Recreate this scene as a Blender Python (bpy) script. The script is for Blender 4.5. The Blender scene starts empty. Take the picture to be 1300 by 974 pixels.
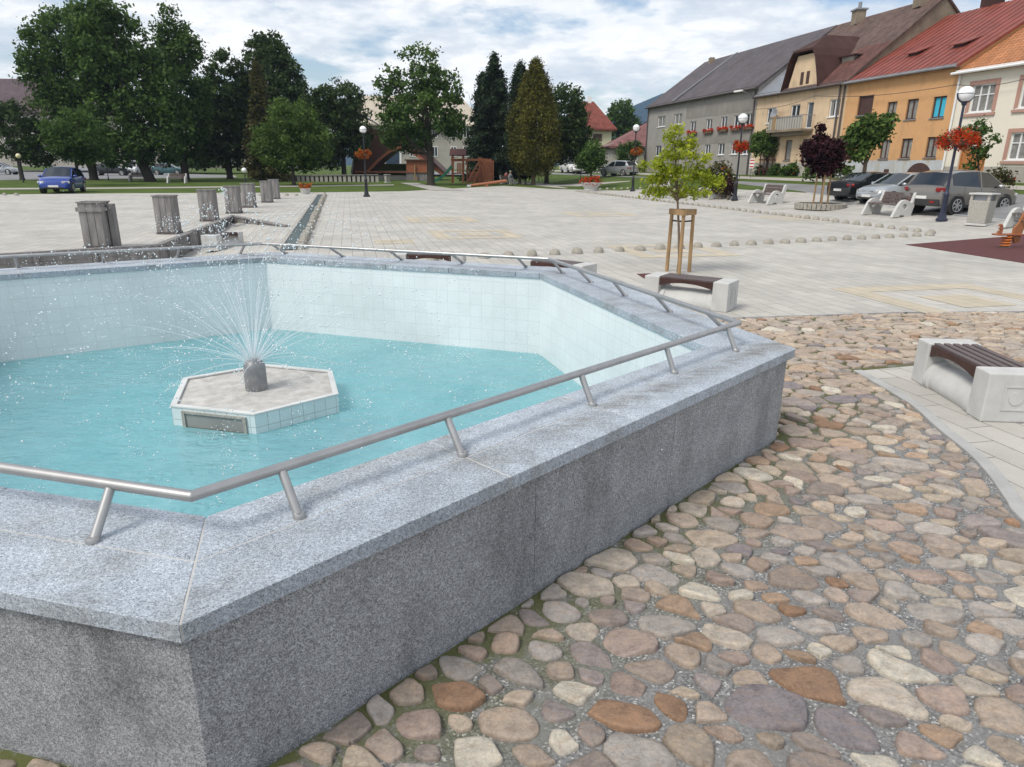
import bpy, bmesh, math, random
import numpy as np
from mathutils import Vector, Matrix
rnd = random.Random(7)
nrg = np.random.default_rng(11)
R = math.radians
scene = bpy.context.scene
COL = scene.collection

# ------------------------------------------------------------------ camera model (measured off the photograph)
F = 870.; HOR = 209.; ROLL = R(0.5); H = 1.9
PIT = math.atan((487 - HOR) / F); cP, sP = math.cos(PIT), math.sin(PIT); cR, sR = math.cos(ROLL), math.sin(ROLL)
KS = .232                                    # streets run along (-KS, 1)
def terr(x, y):                              # plaza level, then a bank up to the houses
    s = x + KS * y
    if s <= 21.5: return 0.
    if s >= 33.5: return 1.22
    return 1.22 * (s - 21.5) / 12.
def ray(u, v):
    a, b = u - 650, v - 487
    dx = a * cR + b * sR; dy = -a * sR + b * cR
    return dx, F * cP - dy * sP, -F * sP - dy * cP
def at(u, v, z=0.):                          # point at height z
    X, Y, Z = ray(u, v); t = (z - H) / Z
    return Vector((X * t, Y * t, z))
def atY(u, v, Y0):                           # point at distance Y0 forward
    X, Y, Z = ray(u, v); t = Y0 / Y
    return Vector((X * t, Y0, H + Z * t))
def G(u, v):                                 # point on the ground
    z = 0.
    for i in range(60):
        p = at(u, v, min(z, 1.75)); z = .7 * z + .3 * terr(p.x, p.y)
    return Vector((p.x, p.y, terr(p.x, p.y)))
def fac(u, v, x0=34.2):                      # point on the house-front plane
    X, Y, Z = ray(u, v); t = x0 / (X + KS * Y)
    return Vector((X * t, Y * t, H + Z * t))
def ppm(Y): return 913. / Y                  # photo pixels per metre at distance Y

# ------------------------------------------------------------------ materials
def newmat(name):
    m = bpy.data.materials.new(name); m.use_nodes = True
    nt = m.node_tree; b = nt.nodes['Principled BSDF']
    return m, nt, b
def N(nt, t, **kw):
    n = nt.nodes.new(t)
    for k, v in kw.items():
        if k.startswith('i_'): n.inputs[k[2:].replace('_', ' ')].default_value = v
        else: setattr(n, k, v)
    return n
def ramp(nt, stops):
    n = nt.nodes.new('ShaderNodeValToRGB'); e = n.color_ramp.elements
    while len(e) < len(stops): e.new(.5)
    for q, (p, c) in zip(e, stops):
        q.position = p; q.color = (c[0], c[1], c[2], 1) if hasattr(c, '__len__') else (c, c, c, 1)
    return n
def mixc(nt, f, a, b, mode='MIX'):
    n = nt.nodes.new('ShaderNodeMix'); n.data_type = 'RGBA'; n.blend_type = mode
    for sock, val in ((n.inputs[0], f), (n.inputs[6], a), (n.inputs[7], b)):
        if hasattr(val, 'links'): nt.links.new(val, sock)
        elif hasattr(val, '__len__'): sock.default_value = (val[0], val[1], val[2], 1)
        else: sock.default_value = val
    return n.outputs[2]
def coords(nt, kind='Object', rot=0, scale=(1, 1, 1)):
    tc = nt.nodes.new('ShaderNodeTexCoord'); mp = nt.nodes.new('ShaderNodeMapping')
    mp.inputs['Rotation'].default_value = (0, 0, rot); mp.inputs['Scale'].default_value = scale
    nt.links.new(tc.outputs[kind], mp.inputs['Vector']); return mp.outputs[0]
def bumpto(nt, b, h, strength=.3, dist=.01):
    bp = nt.nodes.new('ShaderNodeBump'); bp.inputs['Strength'].default_value = strength; bp.inputs['Distance'].default_value = dist
    nt.links.new(h, bp.inputs['Height']); nt.links.new(bp.outputs[0], b.inputs['Normal']); return bp
def noise(nt, vec, scale, detail=4, rough=.6):
    n = nt.nodes.new('ShaderNodeTexNoise'); n.inputs['Scale'].default_value = scale
    n.inputs['Detail'].default_value = detail; n.inputs['Roughness'].default_value = rough
    nt.links.new(vec, n.inputs['Vector']); return n.outputs['Fac']
def plain(name, c, rough=.7, var=.18, scale=3., metal=0, bump=.0, bscale=40., streak=False, spec=.4):
    m, nt, b = newmat(name)
    v = coords(nt, 'Object', 0, (1, 1, .25) if streak else (1, 1, 1))
    f = noise(nt, v, scale)
    r = ramp(nt, [(.25, [x * (1 - var) for x in c]), (.75, [min(1, x * (1 + var)) for x in c])])
    nt.links.new(f, r.inputs[0]); nt.links.new(r.outputs[0], b.inputs['Base Color'])
    b.inputs['Roughness'].default_value = rough; b.inputs['Metallic'].default_value = metal
    b.inputs['Specular IOR Level'].default_value = spec
    if bump: bumpto(nt, b, noise(nt, coords(nt), bscale), bump, .01)
    return m
def granite(name, stops, stain=(.2, .19, .17), amt=.5, warm=None, rough=.62):
    m, nt, b = newmat(name); v = coords(nt)
    vo = N(nt, 'ShaderNodeTexVoronoi', i_Scale=310.); nt.links.new(v, vo.inputs['Vector'])
    sep = nt.nodes.new('ShaderNodeSeparateColor'); nt.links.new(vo.outputs['Color'], sep.inputs[0])
    r = ramp(nt, stops); r.color_ramp.interpolation = 'CONSTANT'; nt.links.new(sep.outputs[0], r.inputs[0])
    n2 = noise(nt, v, 70, 3); r2 = ramp(nt, [(.3, .72), (.7, 1.18)]); nt.links.new(n2, r2.inputs[0])
    c = mixc(nt, 1, r.outputs[0], r2.outputs[0], 'MULTIPLY')
    gi = nt.nodes.new('ShaderNodeNewGeometry'); ri = ramp(nt, [(0, .90), (1, 1.08)]); nt.links.new(gi.outputs['Random Per Island'], ri.inputs[0]); c = mixc(nt, 1, c, ri.outputs[0], 'MULTIPLY')
    st = noise(nt, coords(nt, 'Object', 0, (1, 1, .35)), 2.3, 6, .65); r3 = ramp(nt, [(.5, 0), (.68, amt)]); nt.links.new(st, r3.inputs[0])
    c = mixc(nt, r3.outputs[0], c, mixc(nt, 1, c, stain, 'MULTIPLY'))
    st2 = noise(nt, v, 5.5, 7, .7); r4 = ramp(nt, [(.35, .84), (.65, 1.1)]); nt.links.new(st2, r4.inputs[0])
    c = mixc(nt, 1, c, r4.outputs[0], 'MULTIPLY')
    if warm:      # brown run-off stain along the joint line of the coping, broken up by noise
        sx = nt.nodes.new('ShaderNodeSeparateXYZ'); nt.links.new(v, sx.inputs[0])
        def mt(op, a, b_=None, c_=None):
            n = nt.nodes.new('ShaderNodeMath'); n.operation = op
            for i, q in enumerate((a, b_, c_)):
                if q is None: continue
                if hasattr(q, 'links'): nt.links.new(q, n.inputs[i])
                else: n.inputs[i].default_value = q
            n.use_clamp = op == 'MAP'; return n.outputs[0]
        dd = mt('ADD', mt('MULTIPLY', sx.outputs[0], warm[0]), mt('MULTIPLY', sx.outputs[1], warm[1]))
        band = mt('MAXIMUM', mt('SUBTRACT', 1, mt('DIVIDE', mt('ABSOLUTE', mt('SUBTRACT', dd, warm[2])), .12)), 0)
        along = mt('MULTIPLY', mt('MAXIMUM', mt('MINIMUM', mt('SUBTRACT', sx.outputs[0], -.45), 1), 0), .95)
        nz = noise(nt, coords(nt, 'Object', R(-45), (1.6, 7, 1)), 2.2, 7, .7); rz_ = ramp(nt, [(.38, 0), (.62, 1)]); nt.links.new(nz, rz_.inputs[0])
        c = mixc(nt, mt('MULTIPLY', mt('MULTIPLY', band, along), rz_.outputs[0]), c, mixc(nt, 1, c, (.50, .44, .37), 'MULTIPLY'))
    nt.links.new(c, b.inputs['Base Color']); b.inputs['Roughness'].default_value = rough
    bumpto(nt, b, sep.outputs[1], .16, .002)
    return m
def tilemat(name, c, mortar, w, h, msize=.004, rough=.25, off=0., var=.06, kind='UV', rot=0, noise_amt=.12, c2=None, bump=.15, squash=None, nscale=.8):
    m, nt, b = newmat(name); v = coords(nt, kind, rot)
    br = nt.nodes.new('ShaderNodeTexBrick'); br.offset = off; br.squash = 1
    br.inputs['Scale'].default_value = 1; br.inputs['Brick Width'].default_value = w; br.inputs['Row Height'].default_value = h
    br.inputs['Mortar Size'].default_value = msize; br.inputs['Mortar Smooth'].default_value = .1; br.inputs['Bias'].default_value = 0
    br.inputs['Color1'].default_value = (*[x * (1 - var) for x in c], 1); br.inputs['Color2'].default_value = (*[min(1, x * (1 + var)) for x in (c2 or c)], 1)
    br.inputs['Mortar'].default_value = (*mortar, 1); nt.links.new(v, br.inputs['Vector'])
    n1 = noise(nt, coords(nt), nscale, 7, .65); r = ramp(nt, [(.3, 1 - noise_amt), (.7, 1 + noise_amt)]); nt.links.new(n1, r.inputs[0])
    c_ = mixc(nt, 1, br.outputs['Color'], r.outputs[0], 'MULTIPLY')
    n3 = noise(nt, coords(nt), 90, 3); r3 = ramp(nt, [(.3, .93), (.7, 1.07)]); nt.links.new(n3, r3.inputs[0])
    c_ = mixc(nt, 1, c_, r3.outputs[0], 'MULTIPLY')
    nt.links.new(c_, b.inputs['Base Color']); b.inputs['Roughness'].default_value = rough
    if bump:
        inv = nt.nodes.new('ShaderNodeMath'); inv.operation = 'SUBTRACT'; inv.inputs[0].default_value = 1; nt.links.new(br.outputs['Fac'], inv.inputs[1])
        bumpto(nt, b, inv.outputs[0], bump, .004)
    return m
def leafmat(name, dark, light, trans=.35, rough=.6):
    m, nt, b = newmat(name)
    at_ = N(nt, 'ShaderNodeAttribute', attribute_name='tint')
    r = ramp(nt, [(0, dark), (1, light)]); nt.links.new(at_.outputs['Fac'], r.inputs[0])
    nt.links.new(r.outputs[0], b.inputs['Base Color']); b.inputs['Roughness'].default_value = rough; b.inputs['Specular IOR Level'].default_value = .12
    tr = nt.nodes.new('ShaderNodeBsdfTranslucent'); nt.links.new(r.outputs[0], tr.inputs[0])
    mx = nt.nodes.new('ShaderNodeMixShader'); mx.inputs[0].default_value = trans
    nt.links.new(b.outputs[0], mx.inputs[1]); nt.links.new(tr.outputs[0], mx.inputs[2])
    nt.links.new(mx.outputs[0], nt.nodes['Material Output'].inputs[0]); return m
def roofmat(name, c, row=.3, var=.2, axis_rot=0, wav=.3):
    # tile courses follow the UV map (u along the eave, v up the slope)
    m, nt, b = newmat(name); v = coords(nt, 'UV')
    br = nt.nodes.new('ShaderNodeTexBrick'); br.offset = .5
    br.inputs['Scale'].default_value = 1; br.inputs['Brick Width'].default_value = row * .8; br.inputs['Row Height'].default_value = row
    br.inputs['Mortar Size'].default_value = row * .07; br.inputs['Mortar Smooth'].default_value = .4
    br.inputs['Color1'].default_value = (*[x * (1 - var) for x in c], 1); br.inputs['Color2'].default_value = (*[x * (1 + var) for x in c], 1)
    br.inputs['Mortar'].default_value = (*[x * .45 for x in c], 1); nt.links.new(v, br.inputs['Vector'])
    n1 = noise(nt, coords(nt), .7, 7, .7); r = ramp(nt, [(.3, 1 - wav), (.7, 1 + wav)]); nt.links.new(n1, r.inputs[0])
    nt.links.new(mixc(nt, 1, br.outputs['Color'], r.outputs[0], 'MULTIPLY'), b.inputs['Base Color'])
    b.inputs['Roughness'].default_value = .75; b.inputs['Specular IOR Level'].default_value = .25
    inv = nt.nodes.new('ShaderNodeMath'); inv.operation = 'SUBTRACT'; inv.inputs[0].default_value = 1; nt.links.new(br.outputs['Fac'], inv.inputs[1])
    bumpto(nt, b, inv.outputs[0], .5, .03)
    return m
M = {}
M['cap'] = granite('granite_coping', [(0, (.22, .25, .285)), (.16, (.34, .385, .44)), (.42, (.43, .48, .54)), (.78, (.53, .58, .645)), (.95, (.14, .16, .185))], (.66, .60, .52), .7, (.714, -.70, -2.0))
M['wall'] = granite('granite_wall', [(0, (.17, .177, .19)), (.25, (.27, .283, .30)), (.5, (.37, .386, .41)), (.78, (.48, .495, .52)), (.94, (.12, .125, .134))], (.45, .45, .45), .8)
M['joint'] = plain('pale_joint_mortar', (.48, .47, .455), .9)
M['dark_joint'] = plain('dark_joint', (.12, .11, .1), .9)
M['pooltile'] = tilemat('white_pool_tile', (.70, .735, .745), (.60, .64, .655), .15, .15, .003, .3, 0, .02, noise_amt=.1, bump=.05)
M['isletile'] = tilemat('white_island_tile', (.62, .70, .71), (.40, .42, .41), .11, .11, .003, .3, 0, .03)
M['poolfloor'] = tilemat('turquoise_pool_floor', (.28, .58, .60), (.2, .48, .5), .3, .3, .006, .6, 0, .05, 'Object', noise_amt=.2)
M['steel'] = plain('brushed_steel', (.43, .425, .42), .42, .12, 9, .85)
M['mudtop'] = plain('limescale_crust', (.47, .455, .43), .9, .3, 7, bump=.4, bscale=50)
M['nozzle'] = plain('cast_nozzle', (.27, .27, .28), .5, .25, 14, .35)
M['grille'] = plain('grey_grille', (.28, .28, .27), .5)
PAVROT = math.atan2(.974, -.226)
M['paver'] = tilemat('plaza_paver', (.43, .412, .378), (.22, .21, .19), .5, .25, .006, .85, .5, .075, 'Object', -PAVROT, .15, bump=.3, nscale=.45)
nt = M['paver'].node_tree; b = nt.nodes['Principled BSDF']; lk = b.inputs['Base Color'].links[0]; src_ = lk.from_socket
r_ = ramp(nt, [(.50, 0), (.68, .55)]); nt.links.new(noise(nt, coords(nt), 1.1, 10, .72), r_.inputs[0])
r2_ = ramp(nt, [(.62, 0), (.66, .5)]); nt.links.new(noise(nt, coords(nt), 6.5, 4, .6), r2_.inputs[0])
c_ = mixc(nt, r_.outputs[0], src_, mixc(nt, 1, src_, (.80, .79, .77), 'MULTIPLY')); c_ = mixc(nt, r2_.outputs[0], c_, mixc(nt, 1, c_, (.80, .78, .75), 'MULTIPLY')); nt.links.new(c_, b.inputs['Base Color'])
M['paver_tan'] = tilemat('tan_paver', (.46, .405, .31), (.26, .235, .19), .5, .25, .006, .85, .5, .06, 'Object', -PAVROT, .12, bump=.3)
M['asphalt'] = plain('asphalt', (.20, .20, .205), .9, .2, .6, bump=.2, bscale=60)
M['pathgravel'] = plain('path_concrete', (.36, .34, .31), .9, .15, 1)
M['kerb'] = plain('kerb_concrete', (.38, .38, .37), .85, .15, 4, bump=.2)
M['granite_dome'] = plain('granite_dome_stone', (.31, .29, .25), .85, .32, 9, bump=.5, bscale=60)
M['rubber'] = plain('maroon_rubber', (.095, .030, .030), .95, .15, 6, bump=.3, bscale=90)
M['concrete'] = plain('cast_concrete', (.50, .50, .485), .8, .12, 5, bump=.25, bscale=60)
M['concrete_pebble'] = plain('washed_concrete', (.36, .345, .31), .9, .25, 28, bump=.6, bscale=70)
M['slat'] = plain('brown_slat', (.055, .026, .022), .45, .3, 12)
M['slat_grey'] = plain('weathered_brown_slat', (.12, .09, .082), .7, .25, 14)
M['greywood'] = plain('weathered_grey_board', (.215, .205, .20), .85, .4, 7, streak=True, bump=.4, bscale=60)
M['playwood'] = plain('red_brown_timber', (.30, .105, .05), .55, .25, 6)
M['darkwood'] = plain('dark_brown_timber', (.075, .03, .022), .6, .3, 4)
M['stake'] = plain('light_timber_stake', (.34, .22, .11), .75, .25, 10, streak=True)
M['bark'] = plain('dark_bark', (.045, .038, .032), .95, .4, 9, streak=True, bump=.7, bscale=14)
M['bark_light'] = plain('brown_bark', (.16, .12, .085), .95, .3, 12, streak=True)
M['black'] = plain('black_cast_iron', (.018, .02, .026), .42, .2, 6)
M['blueblack'] = plain('blue_black_paint', (.025, .03, .055), .4, .2, 6)
M['globe'] = plain('opal_globe', (.8, .81, .82), .25, .02)
M['globe_yellow'] = plain('yellowed_globe', (.72, .66, .42), .3, .02)
M['wicker'] = plain('basket', (.12, .08, .05), .9)
M['white'] = plain('white_paint', (.75, .76, .76), .5, .04)
M['greyroof'] = roofmat('slate_roof', (.105, .092, .10), .3, .1)
M['brownroof'] = roofmat('brown_tile_roof', (.125, .082, .07), .28, .25)
M['redbrown'] = roofmat('red_brown_tile_roof', (.13, .06, .05), .28, .25)
M['redmetal'] = plain('red_sheet_roof', (.21, .052, .036), .55, .32, 1.2)
M['orangeroof'] = roofmat('orange_tile_roof', (.40, .17, .075), .33, .16, wav=.18)
M['pinkroof'] = roofmat('pink_tile_roof', (.22, .105, .10), .3, .15)
M['redroof'] = roofmat('old_red_roof', (.20, .058, .042), .3, .22)
M['beigeroof'] = plain('pale_roof', (.42, .37, .30), .9, .15, 1)
M['purpleroof'] = roofmat('purple_brown_roof', (.10, .07, .08), .4, .12)
M['zinc'] = plain('zinc_sheet', (.27, .28, .30), .45, .2, 2, .4)
M['gutter'] = plain('dark_gutter', (.09, .075, .075), .5)
def plaster(name, c, blotch=.12, dirt=None):
    m, nt, b = newmat(name); v = coords(nt)
    f = noise(nt, v, .8, 8, .7); r = ramp(nt, [(.3, [x * (1 - blotch) for x in c]), (.7, [min(1, x * (1 + blotch)) for x in c])])
    nt.links.new(f, r.inputs[0]); cc = r.outputs[0]
    if dirt:
        f2 = noise(nt, coords(nt, 'Object', 0, (1, 1, .3)), 1.7, 7, .7); r2 = ramp(nt, [(.52, 0), (.7, .75)]); nt.links.new(f2, r2.inputs[0])
        cc = mixc(nt, r2.outputs[0], cc, dirt)
    nt.links.new(cc, b.inputs['Base Color']); b.inputs['Roughness'].default_value = .92
    bumpto(nt, b, noise(nt, v, 25), .25, .01); return m
M['p_grey'] = plaster('grey_plaster', (.30, .285, .265), .1, (.22, .21, .2))
M['p_grey2'] = plaster('dark_grey_render', (.225, .21, .195), .14, (.31, .29, .26))
M['p_yellow'] = plaster('cream_yellow_plaster', (.62, .465, .31), .1, (.4, .3, .19))
M['p_ochre'] = plaster('ochre_plaster', (.58, .325, .15), .07, (.42, .25, .12))
M['p_white'] = plaster('off_white_plaster', (.72, .665, .565), .03)
M['p_plinth'] = plaster('peeling_plinth', (.44, .46, .48), .15, (.38, .3, .2))
M['p_bare'] = plaster('bare_gable_plaster', (.23, .185, .135), .3, (.14, .115, .09))
M['p_pale'] = plaster('pale_yellow_plaster', (.55, .52, .36), .08)
M['p_green'] = plaster('pale_green_plinth', (.35, .42, .28), .1)
M['p_beige'] = plaster('beige_plaster', (.36, .34, .30), .1)
M['p_trim'] = plaster('pink_brown_trim', (.42, .24, .19), .08)
M['frame_white'] = plain('white_window_frame', (.74, .75, .76), .4, .03)
M['frame_brown'] = plain('brown_window_frame', (.07, .035, .03), .6)
M['curtain'] = plain('pale_curtain', (.22, .215, .20), .9, .3, 6, streak=False)
M['shade_blue'] = plain('turquoise_blind', (.05, .42, .58), .6, .05)
M['wood_door'] = plain('orange_wood_door', (.42, .17, .05), .55, .15, 4)
def glass(name, c, rough=.06):
    m, nt, b = newmat(name); b.inputs['Base Color'].default_value = (*c, 1); b.inputs['Roughness'].default_value = rough
    b.inputs['Specular IOR Level'].default_value = .7; return m
M['glass'] = glass('window_glass', (.035, .045, .055))
M['carglass'] = glass('car_glass', (.014, .018, .022), .03); M['carglass'].node_tree.nodes['Principled BSDF'].inputs['IOR'].default_value = 1.58
M['shopglass'] = glass('pale_glass', (.11, .13, .15))
def paint(name, c, metal=.3, rough=.28):
    m, nt, b = newmat(name); b.inputs['Base Color'].default_value = (*c, 1); b.inputs['Roughness'].default_value = rough
    b.inputs['Metallic'].default_value = metal; b.inputs['Coat Weight'].default_value = .6; b.inputs['Coat Roughness'].default_value = .05; return m
M['car_grey'] = paint('taupe_car_paint', (.20, .185, .165), .45)
M['car_silver'] = paint('silver_car_paint', (.42, .44, .46), .5)
M['car_black'] = paint('black_car_paint', (.012, .013, .016), .1)
M['car_blue'] = paint('blue_car_paint', (.012, .045, .27), .2)
M['car_white'] = paint('white_car_paint', (.7, .7, .7), 0)
M['car_teal'] = paint('teal_car_paint', (.05, .13, .14), .3)
M['car_steel'] = paint('steel_car_paint', (.16, .17, .18), .5)
M['tyre'] = plain('tyre_rubber', (.02, .02, .02), .9)
M['rim'] = plain('alloy_rim', (.5, .5, .5), .3, .05, 3, .8)
M['plastic'] = plain('black_plastic', (.03, .03, .03), .6)
M['tail'] = plain('red_lens', (.26, .010, .012), .2, .05)
M['head'] = plain('clear_lens', (.55, .56, .55), .1, .05, 3, .3)
M['plate'] = plain('number_plate', (.68, .68, .66), .4, .03)
M['orange'] = plain('orange_spring', (.55, .16, .03), .4)
M['green_plastic'] = plain('green_slide', (.03, .2, .12), .4)
M['red_plastic'] = plain('red_barrier', (.5, .04, .03), .5)
M['door_blue'] = plain('dark_blue_board', (.03, .055, .09), .6)
M['skin'] = plain('skin', (.5, .3, .22), .6, .05)
M['cloth_grey'] = plain('grey_cloth', (.25, .27, .30), .9)
M['cloth_red'] = plain('red_cloth', (.35, .06, .07), .9)
M['cloth_dark'] = plain('dark_cloth', (.03, .03, .04), .9)
M['hat'] = plain('cream_hat', (.6, .58, .45), .9)
M['hair'] = plain('dark_hair', (.03, .02, .015), .8)
M['lf_dark'] = leafmat('dark_leaves', (0.0101, 0.0224, 0.0090), (0.0448, 0.0840, 0.0246), .25)
M['lf_mid'] = leafmat('mid_green_leaves', (0.0244, 0.0549, 0.0152), (0.1037, 0.1754, 0.0396), .3)
M['lf_oak'] = leafmat('deep_green_leaves', (0.0174, 0.0330, 0.0104), (0.0731, 0.1148, 0.0348), .25)
M['lf_lime'] = leafmat('lime_leaves', (.15, .21, .015), (.46, .50, .045), .4)
M['lf_spruce'] = leafmat('spruce_needles', (0.0091, 0.0195, 0.0104), (0.0390, 0.0624, 0.0286), .12)
M['lf_thuja'] = leafmat('golden_thuja_sprays', (.018, .026, .006), (.20, .185, .035), .2)
M['lf_larch'] = leafmat('brownish_larch_sprays', (0.0280, 0.0336, 0.0090), (0.1064, 0.0952, 0.0336), .2)
M['lf_maple'] = leafmat('purple_maple_leaves', (.010, .004, .006), (.06, .018, .024), .25)
M['lf_young'] = leafmat('fresh_green_leaves', (0.0314, 0.0616, 0.0134), (0.1344, 0.2128, 0.0504), .35)
M['lf_silver'] = leafmat('grey_green_leaves', (.10, .13, .07), (.24, .27, .17), .35)
M['fl_red'] = leafmat('red_petals', (.38, .025, .01), (.75, .08, .02), .3)
M['fl_orange'] = leafmat('orange_petals', (.30, .05, .012), (.62, .16, .03), .3)
# grass
def grassmat():
    m, nt, b = newmat('mown_grass'); v = coords(nt)
    r = ramp(nt, [(.3, (.045, .075, .018)), (.7, (.105, .145, .035))]); nt.links.new(noise(nt, v, .35, 8, .7), r.inputs[0])
    r2 = ramp(nt, [(.3, .7), (.7, 1.3)]); nt.links.new(noise(nt, v, 12, 4), r2.inputs[0])
    nt.links.new(mixc(nt, 1, r.outputs[0], r2.outputs[0], 'MULTIPLY'), b.inputs['Base Color'])
    b.inputs['Roughness'].default_value = .95; b.inputs['Specular IOR Level'].default_value = .1
    bumpto(nt, b, noise(nt, v, 40), .6, .04); return m
M['grass'] = grassmat()
M['hill'] = plain('hazy_forested_hill', (.020, .050, .082), 1, .3, .01)  # forest green shifted to blue: distance haze painted into the base colour
def noisy(nt, v):
    n = nt.nodes.new('ShaderNodeTexNoise'); n.inputs['Scale'].default_value = 9; n.inputs['Detail'].default_value = 5; nt.links.new(v, n.inputs['Vector'])
    return mixc(nt, .18, v, n.outputs['Color'])
# cobble stones take a per-stone colour attribute
def cobblemat():
    m, nt, b = newmat('river_cobble'); v = coords(nt)
    a = N(nt, 'ShaderNodeAttribute', attribute_name='tint')
    r = ramp(nt, [(.28, (.66, .63, .63)), (.5, (1, 1, 1)), (.72, (1.32, 1.22, 1.12))]); nt.links.new(noise(nt, v, 16, 6, .7), r.inputs[0])
    c = mixc(nt, 1, a.outputs['Color'], r.outputs[0], 'MULTIPLY')
    r2 = ramp(nt, [(.52, 0), (.70, .55)]); nt.links.new(noise(nt, coords(nt, 'Object', -.4, (1, 2.6, 1)), 11, 7, .75), r2.inputs[0])
    c = mixc(nt, r2.outputs[0], c, (.36, .24, .15))
    r3 = ramp(nt, [(.3, .78), (.5, 1), (.7, 1.16)]); nt.links.new(noise(nt, v, 75, 8, .75), r3.inputs[0])
    c = mixc(nt, 1, c, r3.outputs[0], 'MULTIPLY')
    vc = N(nt, 'ShaderNodeTexVoronoi', i_Scale=13., feature='DISTANCE_TO_EDGE'); nt.links.new(noisy(nt, v), vc.inputs['Vector']); rv = ramp(nt, [(.0, .62), (.035, 1)]); nt.links.new(vc.outputs['Distance'], rv.inputs[0])
    c = mixc(nt, .55, c, mixc(nt, 1, c, rv.outputs[0], 'MULTIPLY'))
    nt.links.new(c, b.inputs['Base Color']); b.inputs['Roughness'].default_value = .7; b.inputs['Specular IOR Level'].default_value = .35
    bumpto(nt, b, noise(nt, coords(nt, 'Object', .6, (1, 2.4, 1)), 30, 8, .8), .8, .016); return m
M['cobble'] = cobblemat()
def mortarmat():
    m, nt, b = newmat('gravel_mortar'); v = coords(nt)
    vo = N(nt, 'ShaderNodeTexVoronoi', i_Scale=130.); nt.links.new(v, vo.inputs['Vector'])
    sep = nt.nodes.new('ShaderNodeSeparateColor'); nt.links.new(vo.outputs['Color'], sep.inputs[0])
    r = ramp(nt, [(0, (.11, .11, .11)), (.4, (.19, .19, .19)), (.75, (.27, .27, .265)), (.94, (.52, .52, .50))]); r.color_ramp.interpolation = 'CONSTANT'
    nt.links.new(sep.outputs[0], r.inputs[0])
    r0 = ramp(nt, [(.4, 0), (.62, .8)]); nt.links.new(noise(nt, v, 4, 6, .7), r0.inputs[0])
    c = mixc(nt, r0.outputs[0], r.outputs[0], (.205, .205, .202))
    r2 = ramp(nt, [(.40, 0), (.50, .95)]); nt.links.new(noise(nt, v, 2.6, 7, .75), r2.inputs[0])
    # moss grows in the damp strip along the pool wall
    sx = nt.nodes.new('ShaderNodeSeparateXYZ'); nt.links.new(v, sx.inputs[0])
    d = nt.nodes.new('ShaderNodeMath'); d.operation = 'MULTIPLY_ADD'; d.inputs[1].default_value = .727; nt.links.new(sx.outputs[0], d.inputs[0])
    d2 = nt.nodes.new('ShaderNodeMath'); d2.operation = 'MULTIPLY'; d2.inputs[1].default_value = -.687; nt.links.new(sx.outputs[1], d2.inputs[0]); nt.links.new(d2.outputs[0], d.inputs[2])
    mr = nt.nodes.new('ShaderNodeMapRange'); mr.inputs[1].default_value = -1.8; mr.inputs[2].default_value = -1.1; mr.inputs[3].default_value = 1; mr.inputs[4].default_value = 0; nt.links.new(d.outputs[0], mr.inputs[0])
    f = nt.nodes.new('ShaderNodeMath'); f.operation = 'MULTIPLY'; nt.links.new(r2.outputs[0], f.inputs[0]); nt.links.new(mr.outputs[0], f.inputs[1])
    c = mixc(nt, f.outputs[0], c, (.085, .095, .022))
    nt.links.new(c, b.inputs['Base Color']); b.inputs['Roughness'].default_value = .95
    bumpto(nt, b, sep.outputs[1], .6, .006); return m
M['mortar'] = mortarmat()
def watermat():
    m, nt, b = newmat('pool_water'); v = coords(nt)
    n1 = noise(nt, v, 7, 5, .65); n2 = noise(nt, coords(nt, 'Object', .5, (1, 2.2, 1)), 3.2, 4, .6)
    add = nt.nodes.new('ShaderNodeMath'); add.operation = 'MULTIPLY_ADD'; add.inputs[1].default_value = .5; nt.links.new(n1, add.inputs[0]); nt.links.new(n2, add.inputs[2])
    bp = nt.nodes.new('ShaderNodeBump'); bp.inputs['Strength'].default_value = .6; bp.inputs['Distance'].default_value = .06; nt.links.new(add.outputs[0], bp.inputs['Height'])
    tr = nt.nodes.new('ShaderNodeBsdfTransparent'); tr.inputs[0].default_value = (.72, .94, .95, 1)
    # ring ripples spreading where drops fall
    vr = N(nt, 'ShaderNodeTexVoronoi', i_Scale=2.2); nt.links.new(v, vr.inputs['Vector']); sn = nt.nodes.new('ShaderNodeMath'); sn.operation = 'SINE'
    ml = nt.nodes.new('ShaderNodeMath'); ml.operation = 'MULTIPLY'; ml.inputs[1].default_value = 42; nt.links.new(vr.outputs['Distance'], ml.inputs[0]); nt.links.new(ml.outputs[0], sn.inputs[0])
    fa = nt.nodes.new('ShaderNodeMapRange'); fa.inputs[1].default_value = .05; fa.inputs[2].default_value = .42; fa.inputs[3].default_value = .16; fa.inputs[4].default_value = 0; nt.links.new(vr.outputs['Distance'], fa.inputs[0])
    mm = nt.nodes.new('ShaderNodeMath'); mm.operation = 'MULTIPLY_ADD'; nt.links.new(sn.outputs[0], mm.inputs[0]); nt.links.new(fa.outputs[0], mm.inputs[1]); nt.links.new(add.outputs[0], mm.inputs[2]); nt.links.new(mm.outputs[0], bp.inputs['Height'])
    b.inputs['Base Color'].default_value = (.10, .47, .50, 1); b.inputs['Roughness'].default_value = .04; b.inputs['IOR'].default_value = 1.33
    rr = ramp(nt, [(.3, (.18, .43, .49)), (.7, (.31, .57, .63))]); nt.links.new(noise(nt, v, 1.6, 7, .75), rr.inputs[0]); nt.links.new(rr.outputs[0], b.inputs['Base Color'])
    nt.links.new(bp.outputs[0], b.inputs['Normal'])
    mx = nt.nodes.new('ShaderNodeMixShader'); mx.inputs[0].default_value = .62
    nt.links.new(tr.outputs[0], mx.inputs[1]); nt.links.new(b.outputs[0], mx.inputs[2])
    nt.links.new(mx.outputs[0], nt.nodes['Material Output'].inputs[0]); return m
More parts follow.
